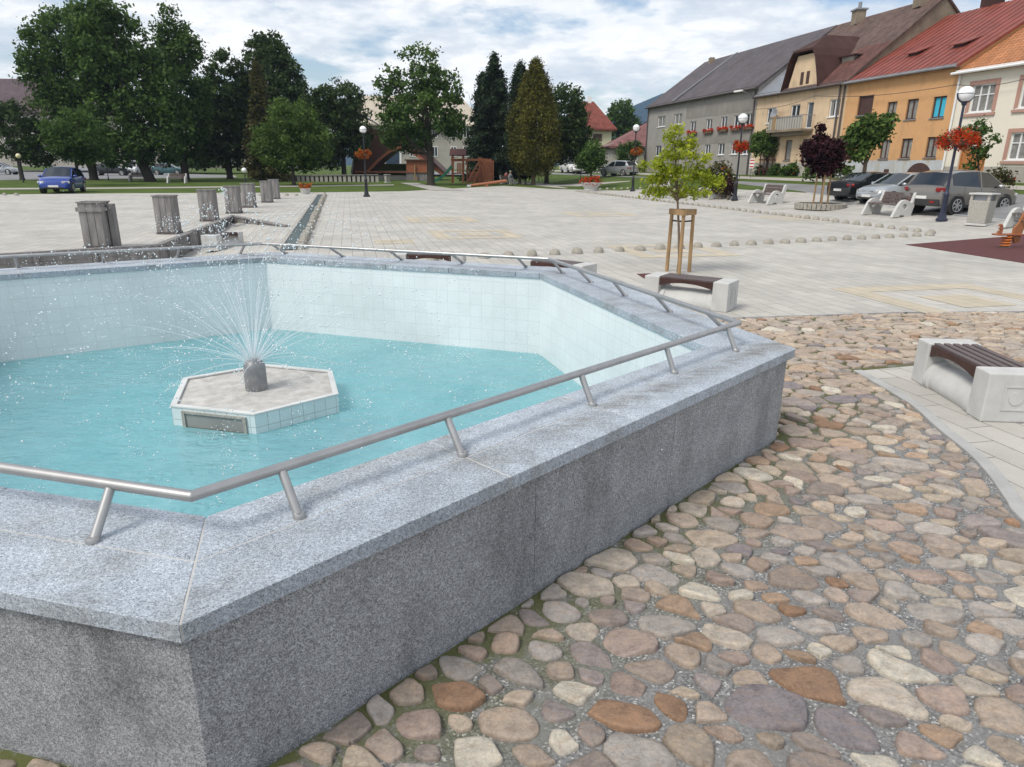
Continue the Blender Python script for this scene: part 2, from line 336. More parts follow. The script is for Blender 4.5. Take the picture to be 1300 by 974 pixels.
M['water'] = watermat()
def dropmat():
    m, nt, b = newmat('water_drops'); b.inputs['Base Color'].default_value = (.82, .87, .9, 1); b.inputs['Roughness'].default_value = .1
    tr = nt.nodes.new('ShaderNodeBsdfTransparent'); mx = nt.nodes.new('ShaderNodeMixShader'); mx.inputs[0].default_value = .9
    nt.links.new(tr.outputs[0], mx.inputs[1]); nt.links.new(b.outputs[0], mx.inputs[2]); nt.links.new(mx.outputs[0], nt.nodes['Material Output'].inputs[0]); return m
M['drops'] = dropmat()
M['stream'] = dropmat(); M['stream'].name = 'water_stream'
[n for n in M['stream'].node_tree.nodes if n.type == 'MIX_SHADER'][0].inputs[0].default_value = .42

# ------------------------------------------------------------------ mesh helpers
def tag(o, label=None, cat=None, group=None, kind=None):
    if label: o['label'] = label
    if cat: o['category'] = cat
    if group: o['group'] = group
    if kind: o['kind'] = kind
    return o
def empty(name, loc, rz=0., label=None, cat=None, group=None):
    o = bpy.data.objects.new(name, None); COL.objects.link(o); o.location = loc; o.rotation_euler = (0, 0, rz)
    o.empty_display_size = .2
    return tag(o, label, cat, group)
class MB:
    def __init__(s): s.v = []; s.f = []; s.uv = {}; s.mi = []
    def add(s, vs, fs, mi=0):
        o = len(s.v); s.v += [tuple(q) for q in vs]
        for f in fs: s.f.append(tuple(i + o for i in f)); s.mi.append(mi)
    def quad(s, a, b, c, d, uv=None, mi=0):
        if uv: s.uv[len(s.f)] = uv
        s.add([a, b, c, d], [(0, 1, 2, 3)], mi)
    def poly(s, pts, mi=0): s.add(pts, [tuple(range(len(pts)))], mi)
    def box(s, c, size, rz=0., mi=0, M4=None, taper=1.):
        x, y, z = [q / 2 for q in size]; vs = []
        ca, sa = math.cos(rz), math.sin(rz)
        for dz in (-z, z):
            k = taper if dz > 0 else 1
            for dx, dy in ((-x, -y), (x, -y), (x, y), (-x, y)):
                p = Vector((dx * k * ca - dy * k * sa, dx * k * sa + dy * k * ca, dz))
                if M4: p = M4 @ p
                vs.append(Vector(c) + p)
        s.add(vs, [(3, 2, 1, 0), (4, 5, 6, 7), (0, 1, 5, 4), (1, 2, 6, 5), (2, 3, 7, 6), (3, 0, 4, 7)], mi)
    def beam(s, a, b, w, h, mi=0, up=(0, 0, 1)):
        a, b = Vector(a), Vector(b); d = (b - a).normalized(); u = Vector(up)
        if abs(d.dot(u)) > .98: u = Vector((0, 1, 0))
        r = d.cross(u).normalized(); u = r.cross(d).normalized()
        vs = [p + r * i * w / 2 + u * j * h / 2 for p in (a, b) for i, j in ((-1, -1), (1, -1), (1, 1), (-1, 1))]
        s.add(vs, [(0, 1, 2, 3), (7, 6, 5, 4), (0, 4, 5, 1), (1, 5, 6, 2), (2, 6, 7, 3), (3, 7, 4, 0)], mi)
    def prism(s, pts, z0, z1, mi=0, zf=None):
        n = len(pts)
        if zf: vs = [(p[0], p[1], zf(p[0], p[1]) + z0) for p in pts] + [(p[0], p[1], zf(p[0], p[1]) + z1) for p in pts]
        else: vs = [(p[0], p[1], z0) for p in pts] + [(p[0], p[1], z1) for p in pts]
        s.add(vs, [tuple(range(n))[::-1], tuple(range(n, 2 * n))] + [(i, (i + 1) % n, n + (i + 1) % n, n + i) for i in range(n)], mi)
    def extrude(s, pts, off, mi=0):         # pts a 3-D polygon, off a vector
        n = len(pts); off = Vector(off); P = [Vector(p) for p in pts]
        s.add(P + [p + off for p in P], [tuple(range(n))[::-1], tuple(range(n, 2 * n))] + [(i, (i + 1) % n, n + (i + 1) % n, n + i) for i in range(n)], mi)
    def tube(s, path, rad, n=8, mi=0, caps=True):
        P = [Vector(p) for p in path]; k = len(P)
        rads = rad if hasattr(rad, '__len__') else [rad] * k
        vs = []; prev = None
        for i in range(k):
            d = (P[min(i + 1, k - 1)] - P[max(i - 1, 0)]).normalized()
            if 0 < i < k - 1: d = ((P[i] - P[i - 1]).normalized() + (P[i + 1] - P[i]).normalized()).normalized()
            if prev is None: r = d.cross(Vector((0, 0, 1)) if abs(d.z) < .9 else Vector((1, 0, 0))).normalized()
            else: r = (prev - d * prev.dot(d)).normalized()
            prev = r; u = d.cross(r)
            vs += [P[i] + (r * math.cos(2 * math.pi * j / n) + u * math.sin(2 * math.pi * j / n)) * rads[i] for j in range(n)]
        fs = [(i * n + j, i * n + (j + 1) % n, (i + 1) * n + (j + 1) % n, (i + 1) * n + j) for i in range(k - 1) for j in range(n)]
        if caps: fs += [tuple(range(n))[::-1], tuple(range((k - 1) * n, k * n))]
        s.add(vs, fs, mi)
    def lathe(s, prof, n=16, c=(0, 0, 0), mi=0):
        vs = [(c[0] + r * math.cos(2 * math.pi * j / n), c[1] + r * math.sin(2 * math.pi * j / n), c[2] + z) for r, z in prof for j in range(n)]
        k = len(prof)
        fs = [(i * n + j, i * n + (j + 1) % n, (i + 1) * n + (j + 1) % n, (i + 1) * n + j) for i in range(k - 1) for j in range(n)]
        fs += [tuple(range(n))[::-1], tuple(range((k - 1) * n, k * n))]
        s.add(vs, fs, mi)
    def sphere(s, c, r, n=12, m=8, sc=(1, 1, 1), mi=0):
        vs = []; c = Vector(c)
        for i in range(m + 1):
            t = math.pi * i / m
            for j in range(n):
                p = 2 * math.pi * j / n
                vs.append(c + Vector((r * sc[0] * math.sin(t) * math.cos(p), r * sc[1] * math.sin(t) * math.sin(p), r * sc[2] * math.cos(t))))
        s.add(vs, [(i * n + j, (i + 1) * n + j, (i + 1) * n + (j + 1) % n, i * n + (j + 1) % n) for i in range(m) for j in range(n)], mi)
    def build(s, name, mats, parent=None, smooth=False, bevel=0., loc=None, seg=2):
        me = bpy.data.meshes.new(name); me.from_pydata(s.v, [], s.f)
        for m in (mats if isinstance(mats, (list, tuple)) else [mats]): me.materials.append(m)
        me.polygons.foreach_set('material_index', s.mi)
        if s.uv:
            ul = me.uv_layers.new(name='UVMap')
            for fi, uvs in s.uv.items():
                for li, q in zip(me.polygons[fi].loop_indices, uvs): ul.data[li].uv = q
        bm = bmesh.new(); bm.from_mesh(me)
        bmesh.ops.recalc_face_normals(bm, faces=bm.faces)
        bm.to_mesh(me); bm.free()
        if smooth:
            me.polygons.foreach_set('use_smooth', [True] * len(me.polygons))
            try: me.set_sharp_from_angle(angle=R(40))
            except Exception: pass
        o = bpy.data.objects.new(name, me); COL.objects.link(o)
        if parent: o.parent = parent
        if loc is not None: o.location = loc
        if bevel:
            b = o.modifiers.new('Bevel', 'BEVEL'); b.width = bevel; b.segments = seg; b.limit_method = 'ANGLE'; b.angle_limit = R(35)
        return o
def kids(o): return list(o.children)
def copy_tree(o, parent=None):
    ch = kids(o); c = o.copy(); COL.objects.link(c)
    c.parent = parent
    for k in ch: copy_tree(k, c)
    return c
KN = [21.5, 33.5]
def sheet(name, outer, holes, off, mat, kind='structure', zf=terr):
    """a ground sheet: 2-D outline with holes, cut along the terrain's fold lines and draped on it"""
    bm = bmesh.new()
    for loop in [outer] + holes:
        vs = [bm.verts.new((p[0], p[1], 0)) for p in loop]
        for i in range(len(vs)): bm.edges.new((vs[i], vs[(i + 1) % len(vs)]))
    bmesh.ops.triangle_fill(bm, use_beauty=True, use_dissolve=False, edges=bm.edges[:])
    for k in KN:
        nrm = Vector((1, KS, 0)).normalized()
        bmesh.ops.bisect_plane(bm, geom=bm.verts[:] + bm.edges[:] + bm.faces[:], plane_co=Vector((k, 0, 0)), plane_no=nrm)
    for v in bm.verts: v.co.z = zf(v.co.x, v.co.y) + off
    for f in bm.faces:
        f.normal_update()
        if f.normal.z < 0: f.normal_flip()
    me = bpy.data.meshes.new(name); bm.to_mesh(me); bm.free(); me.materials.append(mat)
    o = bpy.data.objects.new(name, me); COL.objects.link(o)
    if kind: o['kind'] = kind
    return o
def pts2(lst): return [G(*q)[:2] for q in lst]
def inpoly(x, y, P):
    c = False; n = len(P)
    for i in range(n):
        (x1, y1), (x2, y2) = P[i][:2], P[(i + 1) % n][:2]
        if (y1 > y) != (y2 > y) and x < (x2 - x1) * (y - y1) / (y2 - y1) + x1: c = not c
    return c

# ------------------------------------------------------------------ pool geometry
HW = .685; WZ = -.3; FLZ = -.8; CAPT = .062; CW = .56
I = [at(262, 655, HW), at(895, 440, HW), at(685, 347, HW), at(336, 327, HW)]
l1 = at(0, 349, HW); l0 = at(0, 617, HW)
d34 = (l1 - I[3]).normalized(); I.append(I[3] + d34 * 3.7)
d05 = (l0 - I[0]).normalized(); I.append(I[0] + d05 * 3.55)
I = [Vector((p.x, p.y)) for p in I]           # near, right, back, back-left, left, left-near (counter-clockwise)
def offset(poly, d):                          # d>0 = outwards for a counter-clockwise polygon
    out = []; n = len(poly)
    for i in range(n):
        a, b, c = poly[i - 1], poly[i], poly[(i + 1) % n]
        e1 = (b - a).normalized(); e2 = (c - b).normalized()
        n1 = Vector((e1.y, -e1.x)); n2 = Vector((e2.y, -e2.x))
        bis = (n1 + n2).normalized(); out.append(b + bis * d / bis.dot(n1))
    return out
OUT = offset(I, CW)
OUT[0] = Vector(at(228, 795, HW)[:2]); OUT[1] = Vector(at(1011, 443, HW)[:2])
WALL = offset(OUT, -.045)

# ------------------------------------------------------------------ ground
PITW = [(-17, 9.2), tuple(G(0, 325)[:2]), tuple(G(200, 313)[:2]), tuple(G(295, 275)[:2]), tuple(G(365, 288)[:2])]   # top edge of the timber wall
PIT_ = PITW + [(-5.35, 16.0), (-5.2, 12.6), (-9, 10.4), (-12, 6)]
def smooth_curve(P, n=5):
    P = [Vector(p) for p in P]; P = [P[0] * 2 - P[1]] + P + [P[-1] * 2 - P[-2]]; out = []
    for i in range(1, len(P) - 2):
        for k in range(n):
            t = k / n; a, b, c, d = P[i - 1:i + 3]; out.append(tuple(.5 * ((2 * b) + (c - a) * t + (2 * a - 5 * b + 4 * c - d) * t * t + (3 * b - a - 3 * c + d) * t ** 3)))
    return out + [tuple(P[-2])]
KRB = smooth_curve([(2.66, 2.0), (2.84, 2.85)] + pts2([(1302, 656), (1289, 639), (1263, 603), (1237, 576), (1197, 544), (1158, 511), (1089, 471)]))
COB = [(-9, -5), (2.0, -5), (2.3, .8)] + KRB + pts2([(1165, 464)]) + [(9.5, 7.0), (9.5, 9.8)] + pts2([(1300, 396), (1150, 397), (1000, 402), (945, 404)]) + [(2.0, 8.75), (.7, 9.6), (-3.5, 10.9), (-8.6, 8.9), (-9, 3)]
PLZ = [(-45, -8), (18.3, -8), (18.6, 12)] + pts2([(1340, 288), (1150, 266), (1025, 245), (925, 240), (838, 239), (700, 240), (640, 236), (510, 243), (400, 244.5), (150, 245.5), (0, 247)]) + [(-60, 44)]
big = [(-700, -80), (700, -80), (700, 940), (-700, 940)]
sheet('ground', big, [PLZ], 0, M['grass'])
sheet('plaza_pavement', PLZ, [COB, PIT_], 0, M['paver'])
sheet('cobble_mortar_bed', COB, [[tuple(p) for p in WALL]], -.003, M['mortar'])
# sloping sunken court floor
mb = MB()
zA = -.62
fl = [(*PITW[0], zA), (*PITW[1], zA), (*PITW[2], -.55), (*PITW[3], -.2), (*PITW[4], -.0), (-5.35, 16, -.02), (-5.2, 12.6, -.3), (-9, 10.4, -.6), (-12, 6, zA)]
mb.add(fl, [(2, 3, 4), (2, 4, 5), (2, 5, 6), (1, 2, 6, 7), (0, 1, 7, 8)])
mb.add([(*PIT_[i], 0) for i in (5, 6, 7, 8)] + [(*PIT_[i], -.9) for i in (5, 6, 7, 8)], [(0, 1, 5, 4), (1, 2, 6, 5), (2, 3, 7, 6)])
o = mb.build('sunken_court_floor', M['paver']); o['kind'] = 'structure'
# asphalt street, parking, verges
street = [(18.45, -8), (18.75, 12)] + pts2([(1342, 288.3), (1151, 266.3), (1026, 245.3)]) + pts2([(1016, 243), (940, 234), (860, 227.5), (690, 221), (560, 217)]) + [(-26, 128), (-10, 134)] + [(34.2 - 4.6 - KS * y, y) for y in (118, 100, 80, 60, 40, 0, -8)]
sheet('street', street, [], .012, M['asphalt'])
walk = [(34.2 - 3.2 - KS * y, y) for y in (120, 90, 60, 30, 0)] + [(34.2 - 1.7 - KS * y, y) for y in (0, 30, 60, 90, 120)]
sheet('house_pavement', walk, [], .016, M['pathgravel'])
# street on the left behind the park and footpaths
sheet('park_street', [atY(-260, 219, 60)[:2]] + pts2([(0, 229), (150, 227), (300, 225.5), (300, 223), (180, 219), (120, 216), (0, 216.5)]) + [(-140, 110), (-110, 70)], [], .012, M['asphalt'])
sheet('park_street_branch', pts2([(60, 216), (120, 216.5), (165, 215), (330, 212.5), (420, 212), (420, 211), (150, 211.6), (110, 211.8), (75, 213)]), [], .018, M['asphalt'])
sheet('footpath', pts2([(0, 239), (120, 238.5), (330, 236.5), (500, 234.5), (500, 235.5), (330, 238), (120, 240.2), (0, 241)]), [], .014, M['pathgravel'])
sheet('footpath', pts2([(548, 242), (508, 232.5), (530, 232.5), (540, 235), (590, 242)]), [], .022, M['pathgravel'])
sheet('footpath', pts2([(716, 239.5), (686, 236.5), (640, 231.5), (646, 230.5), (700, 234.3), (800, 229.8), (800, 230.6), (706, 236.6), (722, 239.2)]), [], .014, M['pathgravel'])
# slanted verge strip beside the plaza (grass between plaza and street, right)
# kerb round the bench terrace (flush concrete edging)
mb = MB(); kp = [Vector(p) for p in KRB]
for a, b in zip(kp[:-1], kp[1:]):
    d = (b - a).normalized(); n = Vector((d.y, -d.x)) * .045
    mb.prism([a - n, b - n, b + n, a + n], -.05, .012)
tag(mb.build('kerb_edging', M['kerb'], bevel=.006), kind='structure')
mb = MB(); kp = [Vector(p) for p in COB[COB.index((9.5, 7.0)) - 1:]]
for a, b in zip(kp[:-1], kp[1:]):
    d = (b - a).normalized(); n = Vector((d.y, -d.x)) * .035
    mb.prism([a - n - d * .01, b - n + d * .01, b + n + d * .01, a + n - d * .01], -.06, .003)
tag(mb.build('cobble_edging', M['asphalt']), kind='structure')
mb = MB(); kp = [Vector(p) for p in pts2([(1342, 288), (1150, 266), (1025, 245)])]
for a, b in zip(kp[:-1], kp[1:]):
    d = (b - a).normalized(); n = Vector((d.y, -d.x)) * .08
    mb.prism([a - n, b - n, b + n, a + n], -.05, .03, zf=terr)
tag(mb.build('street_kerb', M['kerb']), kind='structure')
# tan square patterns let into the paving
mb = MB()
def ringquad(c, ux, uy, r0, r1):
    o = [c + ux * i * r1 + uy * j * r1 for i, j in ((-1, -1), (1, -1), (1, 1), (-1, 1))]
    n = [c + ux * i * r0 + uy * j * r0 for i, j in ((-1, -1), (1, -1), (1, 1), (-1, 1))]
    for k in range(4):
        mb.add([(*o[k], .004), (*o[(k + 1) % 4], .004), (*n[(k + 1) % 4], .004), (*n[k], .004)], [(0, 1, 2, 3)])
ax = Vector((-.226, .974)).normalized(); ay = Vector((ax.y, -ax.x))
for (u, v), r in (((1226, 382), 1.35), ((602, 297.5), 1.2), ((850, 318), 1.2), ((500, 307), .5), ((1010, 277), 1.2), ((560, 279), 1.2), ((760, 272), 1.3)):
    c = Vector(G(u, v)[:2]); ringquad(c, ax, ay, r - .42, r)
    if r > 1: mb.add([(*(c + ax * i * .45 + ay * j * .45), .004) for i, j in ((-1, -1), (1, -1), (1, 1), (-1, 1))], [(0, 1, 2, 3)])
tag(mb.build('tan_paving_pattern', M['paver_tan']), kind='structure')
# playground rubber mat
mb = MB(); mb.prism([G(*q)[:2] for q in ((1150, 311), (1262, 302), (1345, 295), (1420, 318), (1330, 339))], -.02, .012)
tag(mb.build('rubber_mat', M['rubber']), kind='structure')
# ridge line of the distant hills
mb = MB(); prof = []
for i in range(41):
    x = -640 + i * 32
    z = 22 + 9 * math.sin(i * .55 + 1) + 5 * math.sin(i * 1.3) + (46 * math.exp(-((x - 190) / 110) ** 2))
    prof.append((x, z))
for (x0, z0), (x1, z1) in zip(prof[:-1], prof[1:]):
    mb.quad((x0, 800, z0), (x1, 800, z1), (x1, 620, -5), (x0, 620, -5)); mb.quad((x0, 800, z0), (x1, 800, z1), (x1, 930, -5), (x0, 930, -5))
tag(mb.build('hills', M['hill'], smooth=True), kind='structure')

# ------------------------------------------------------------------ cobbles (one paved surface, every stone modelled)
def cobbles():
    pts = []; grid = {}
    def ok(x, y, r):
        gx, gy = int(x / .2), int(y / .2)
        for i in (-1, 0, 1):
            for j in (-1, 0, 1):
                for (a, b, q) in grid.get((gx + i, gy + j), ()):
                    if ((a - x) ** 2 + (b - y) ** 2) < (.5 * (r + q)) ** 2: return False
        return True
    th = R(-24); ct, st_ = math.cos(th), math.sin(th); SX = .70
    def fwd(p): return Vector(((p[0] * ct + p[1] * st_) * SX, -p[0] * st_ + p[1] * ct))
    def inv(p): a, b = p[0] / SX, p[1]; return Vector((a * ct - b * st_, a * st_ + b * ct))
    COBw, W2r = [fwd(p) for p in COB], [tuple(p) for p in WALL]; W2 = [fwd(p) for p in W2r]
    x0, x1, y0, y1 = -2.2, 9.4, .8, 10.4
    for k in range(120000):
        x, y = rnd.uniform(x0, x1), rnd.uniform(y0, y1)
        if y < 3 and x < -2: continue
        if not inpoly(x, y, COB) or inpoly(x, y, W2r): continue
        x, y = fwd((x, y))
        r = rnd.choice((.085, .10, .112, .125, .138, .155)) if k < 24000 else rnd.uniform(.07, .085)
        if k < 220: r = rnd.uniform(.15, .19)
        if ok(x, y, r): pts.append((x, y, r)); grid.setdefault((int(x / .2), int(y / .2)), []).append((x, y, r))
    V = []; Fc = []; Cc = []
    pal = [(.40, .33, .26), (.38, .29, .23), (.34, .265, .225), (.36, .325, .29), (.33, .30, .275), (.29, .25, .235), (.43, .375, .31), (.38, .27, .19), (.30, .25, .22), (.38, .345, .31), (.43, .36, .28), (.38, .31, .25), (.33, .27, .225), (.37, .30, .24)]
    P = np.array([(p[0], p[1]) for p in pts]); Rr = np.array([p[2] for p in pts])
    sN = 22
    # local stretch direction makes the cells lie mostly across the view, as laid
    for i, (x, y, r) in enumerate(pts):
        wy = inv((x, y)).y
        d2 = ((P - P[i]) ** 2).sum(1); nb = np.argsort(d2)[1:14]
        poly = [Vector((x + .24 * math.cos(a), y + .24 * math.sin(a))) for a in [k * math.pi / 4 + .2 for k in range(8)]]
        cuts = []
        for j in nb:
            if d2[j] > .3: continue
            q = Vector(P[j]); c = Vector((x, y)); t = r / (r + Rr[j])
            n = (q - c); m = c + n * t; n = n.normalized(); cuts.append((m, n))
        for Pb, sg in ((COBw, 1), (W2, -1)):
            for e0, e1 in zip(Pb, Pb[1:] + Pb[:1]):
                e0, e1 = Vector(e0[:2]), Vector(e1[:2]); dv = e1 - e0; tt = ((Vector((x, y)) - e0).dot(dv)) / dv.length_squared
                if tt < -.05 or tt > 1.05: continue
                foot = e0 + dv * tt; nn = foot - Vector((x, y))
                if nn.length < .4 and nn.length > 1e-4: nn2 = nn.normalized(); cuts.append((foot - nn2 * (.05 if sg > 0 else .004), nn2))
        for m, n in cuts:
            out = []
            for a, b in zip(poly, poly[1:] + poly[:1]):
                da, db = (a - m).dot(n), (b - m).dot(n)
                if da <= 0: out.append(a)
                if da * db < 0: out.append(a + (b - a) * (da / (da - db)))
            poly = out
            if len(poly) < 3: break
        if len(poly) < 3: continue
        gap = rnd.choice((rnd.uniform(.003, .012), rnd.uniform(.009, .024))) * (1 if wy < 5.5 else .65)
        c = sum(poly, Vector((0, 0))) / len(poly)
        # shrink each edge, cut corners
        poly = [c + (p - c) * max(.55, 1 - gap / max(.03, (p - c).length * .8)) for p in poly]
        for it in range(3):
            q = []
            k = rnd.uniform(.14, .26) if it == 0 else .25
            for a, b in zip(poly, poly[1:] + poly[:1]): q += [a * (1 - k) + b * k, a * k + b * (1 - k)]
            poly = q
        # resample radially
        L = len(poly); ring = [poly[int(s * L / sN)] for s in range(sN)]
        wob = [1 + .05 * math.sin(3 * 2 * math.pi * s / sN + i * 1.7) + .03 * math.sin(5 * 2 * math.pi * s / sN + i) + rnd.uniform(-.025, .025) for s in range(sN)]
        ring = [c + (p - c) * w for p, w in zip(ring, wob)]
        
        ring = [inv(p) for p in ring]; c = inv(c)
        h = rnd.uniform(.009, .023); tx, ty = rnd.gauss(0, .08), rnd.gauss(0, .08); fl = 0.
        base = len(V); ph = rnd.uniform(0, 6)
        for sc, hz in ((1.02, -.04), (1.0, .25), (.97, .62), (.91, .9), (.74, .99), (.38, 1.0)):
            for s, p in enumerate(ring):
                e = c + (p - c) * sc
                z = (hz * h if hz > 0 else -.03)
                if hz > .2: z += (e.x - c.x) * tx + (e.y - c.y) * ty + rnd.uniform(-.0016, .0016) + .005 * math.sin(ph + e.x * 27 + e.y * 9) * math.sin(e.y * 33 + ph * 2)
                V.append((e.x, e.y, max(z, -.03)))
        V.append((c.x, c.y, h * 1.01))
        for k in range(5):
            for s in range(sN):
                Fc.append((base + k * sN + s, base + k * sN + (s + 1) % sN, base + (k + 1) * sN + (s + 1) % sN, base + (k + 1) * sN + s))
        for s in range(sN): Fc.append((base + 5 * sN + s, base + 5 * sN + (s + 1) % sN, base + 6 * sN))
        w = max(0, min(1, (wy - 3) / 5))
        col = Vector(rnd.choice(pal)); col = Vector((col.x * 1.12, col.y * 1.14, col.z * 1.17)) * rnd.uniform(.8, 1.15)
        warm = Vector((.47, .38, .285)); col = col.lerp(warm * rnd.uniform(.85, 1.2), .35 * w)
        g = rnd.random()
        if g < .04: col = Vector((.58, .54, .46))
        elif g < .075: col = Vector((.34, .215, .14)) * rnd.uniform(.8, 1.1)
        elif g < .11: col = Vector((.25, .225, .235))
        Cc += [(*col, 1)] * (6 * sN + 1)
    me = bpy.data.meshes.new('cobblestone_paving'); me.from_pydata(V, [], Fc)
    ca = me.color_attributes.new('tint', 'FLOAT_COLOR', 'POINT'); ca.data.foreach_set('color', np.array(Cc, dtype=np.float32).ravel())
    me.materials.append(M['cobble']); me.polygons.foreach_set('use_smooth', [True] * len(me.polygons))
    o = bpy.data.objects.new('cobblestone_paving', me); COL.objects.link(o); o['kind'] = 'structure'
cobbles()

# ------------------------------------------------------------------ fountain pool
cen = sum(I, Vector((0, 0))) / 6
pool = empty('fountain_pool', (0, 0, 0), 0, 'large hexagonal fountain basin clad in speckled grey granite on the cobbles', 'fountain pool')
mb = MB()          # cladding panels
core = MB()
for i in range(6):
    a, b = WALL[i], WALL[(i + 1) % 6]; e = (b - a).normalized(); L = (b - a).length; n = Vector((e.y, -e.x))
    cuts = [0, L * .36, L * .64, L * .845, L] if i == 0 else [0, L * .33, L * .66, L]
    for k in range(len(cuts) - 1):
        p, q = a + e * (cuts[k] + (.0015 if k else 0)), a + e * (cuts[k + 1] - (.0015 if k < len(cuts) - 2 else 0))
        mb.add([(*p, -.15), (*q, -.15), (*q, HW - CAPT), (*p, HW - CAPT), (*(p - n * .02), -.15), (*(q - n * .02), -.15), (*(q - n * .02), HW - CAPT), (*(p - n * .02), HW - CAPT)],
               [(0, 1, 2, 3), (0, 4, 5, 1), (1, 5, 6, 2), (2, 6, 7, 3), (3, 7, 4, 0)])
    a2, b2 = offset(WALL, -.015)[i], offset(WALL, -.015)[(i + 1) % 6]
    core.quad((*a2, -.15), (*b2, -.15), (*b2, HW - .01), (*a2, HW - .01))
mb.build('granite_wall', M['wall'], pool); core.build('wall_core', M['dark_joint'], pool)
posts_px = [(118, 688), (380, 657), (587, 578.5), (752, 514.6), (856, 474), (934, 446), (922, 420), (851, 396), (794, 376), (751, 359), (715, 347), (668, 339), (588, 334), (510.6, 330), (436, 326), (364, 322), (305, 322), (225, 327), (131.5, 333), (23, 340)]
posts = [Vector(at(u, v, HW)[:2]) for u, v in posts_px]
mb = MB(); mj = MB()
lerp = lambda a, b, t: a + (b - a) * t
for i in range(6):
    j = (i + 1) % 6; e = (I[j] - I[i]).normalized(); n = Vector((e.y, -e.x)); L = (I[j] - I[i]).length
    ts = []
    for p in posts:
        t = (p - I[i]).dot(e); s = (p - I[i]).dot(n)
        if -.05 < s < CW + .1 and .25 < t < L - .1 : ts.append(t)
    if len(ts) < 2: ts = [L * .25, L * .5, L * .75]
    ts.sort()
    lines = [(I[i], I[j]), (lerp(I[i], OUT[i], .48), lerp(I[j], OUT[j], .48)), (OUT[i], OUT[j])]
    def onl(l, t):
        A, B = l; return A + (B - A) * ((t - (A - I[i]).dot(e)) / ((B - A).dot(e)))
    for r in range(2):
        ins, outs = lines[r], lines[r + 1]
        sts = [None] + ts + [None]
        for k in range(len(sts) - 1):
            p0 = ins[0] if sts[k] is None else onl(ins, sts[k]); q0 = outs[0] if sts[k] is None else onl(outs, sts[k])
            p1 = ins[1] if sts[k + 1] is None else onl(ins, sts[k + 1]); q1 = outs[1] if sts[k + 1] is None else onl(outs, sts[k + 1])
            poly = offset([q0, q1, p1, p0], -.0032)
            mb.prism(poly, HW - CAPT, HW + rnd.uniform(-.0008, .0008))
    mj.prism([lerp(OUT[i], I[i], .012), lerp(OUT[j], I[j], .012), lerp(I[j], OUT[j], .03), lerp(I[i], OUT[i], .03)], HW - CAPT + .004, HW - .0022)
mb.build('coping', M['cap'], pool, bevel=.002, seg=1); mj.build('coping_joint', M['joint'], pool)
mb = MB(); INN = offset(I, .02)
for i in range(6):
    a, b = INN[i], INN[(i + 1) % 6]; L = (b - a).length
    mb.quad((*a, FLZ), (*b, FLZ), (*b, HW - CAPT - .001), (*a, HW - CAPT - .001), uv=[(0, 0), (L, 0), (L, HW - CAPT - FLZ), (0, HW - CAPT - FLZ)])
mb.build('tiled_inner_wall', M['pooltile'], pool)
mb = MB(); mb.add([(*p, FLZ) for p in INN], [tuple(range(6))]); mb.build('pool_floor', M['poolfloor'], pool)
mb = MB(); wp = offset(I, .015)
mb.add([(*p, WZ) for p in wp], [tuple(range(6))]); tag(mb.build('water', M['water']), kind='structure')

# handrail
RZ = HW + .16
Rl = [Vector(at(u, v, RZ)[:2]) for u, v in ((243, 630), (938, 410), (697, 329), (333, 309.5))]
la = Vector(at(0, 326, RZ)[:2]); lb = Vector(at(0, 593.5, RZ)[:2])
Rl.append(Rl[3] + (la - Rl[3]).normalized() * 3.75); Rl.append(Rl[0] + (lb - Rl[0]).normalized() * 3.6)
rail = empty('handrail', (Rl[0].x, Rl[0].y, HW), 0, 'low brushed steel handrail running round the granite coping of the pool', 'handrail')
off = Vector((Rl[0].x, Rl[0].y, HW))
mb = MB()
for i in range(6):
    a, b = Vector((*Rl[i], RZ)), Vector((*Rl[(i + 1) % 6], RZ))
    mb.tube([a - off, b - off], .0195, 14); mb.sphere(a - off, .0197, 14, 8)
mb.build('top_rail', M['steel'], rail, smooth=True)
hid = [lerp(Rl[4], Rl[5], t) + (lerp(Rl[4], Rl[5], t) - cen).normalized() * .12 for t in (.3, .7)]
for p in posts + hid:
    best = None
    for i in range(6):
        a, b = Rl[i], Rl[(i + 1) % 6]; t = max(0.02, min(.98, (p - a).dot(b - a) / (b - a).length_squared)); q = a + (b - a) * t
        if best is None or (q - p).length < (best - p).length: best = q
    mb = MB(); A = Vector((*p, HW - .003)) - off; B = Vector((*best, RZ)) - off
    if (B - A).length < .13: B = A + Vector((0, 0, .155))
    mb.tube([A, A + (B - A) * .93], .0165, 12)
    po = mb.build('rail_post', M['steel'], rail, smooth=True)
    mb = MB(); mb.lathe([(.0225, 0), (.0225, .012), (.018, .02)], 12, A + Vector((0, 0, .003))); mb.build('foot_collar', M['steel'], po, smooth=True)

# fountain island
IZ = -.12
isl_px = [(217, 515), (323, 526), (429, 500), (421, 470.5), (337, 462.5), (233, 480)]
isl = [Vector(at(u, v, IZ)[:2]) for u, v in isl_px]
ic = sum(isl, Vector((0, 0))) / 6
island = empty('fountain_island', (ic.x, ic.y, IZ), 0, 'small white tiled hexagonal plinth with a dome nozzle standing in the pool water', 'fountain plinth')
of = Vector((ic.x, ic.y, IZ))
L3 = lambda p, z: Vector((p[0], p[1], z)) - of
mb = MB()
for i in range(6):
    a, b = isl[i], isl[(i + 1) % 6]; L = (b - a).length
    mb.quad(L3(a, FLZ), L3(b, FLZ), L3(b, IZ - .012), L3(a, IZ - .012), uv=[(0, 0), (L, 0), (L, .72 - .06), (0, .72 - .06)])
mb.build('tiled_side', M['isletile'], island)
def offs(poly, d): return offset(poly, d)
rin = offs(isl, -.045); mb = MB(); ro = offs(isl, .006)
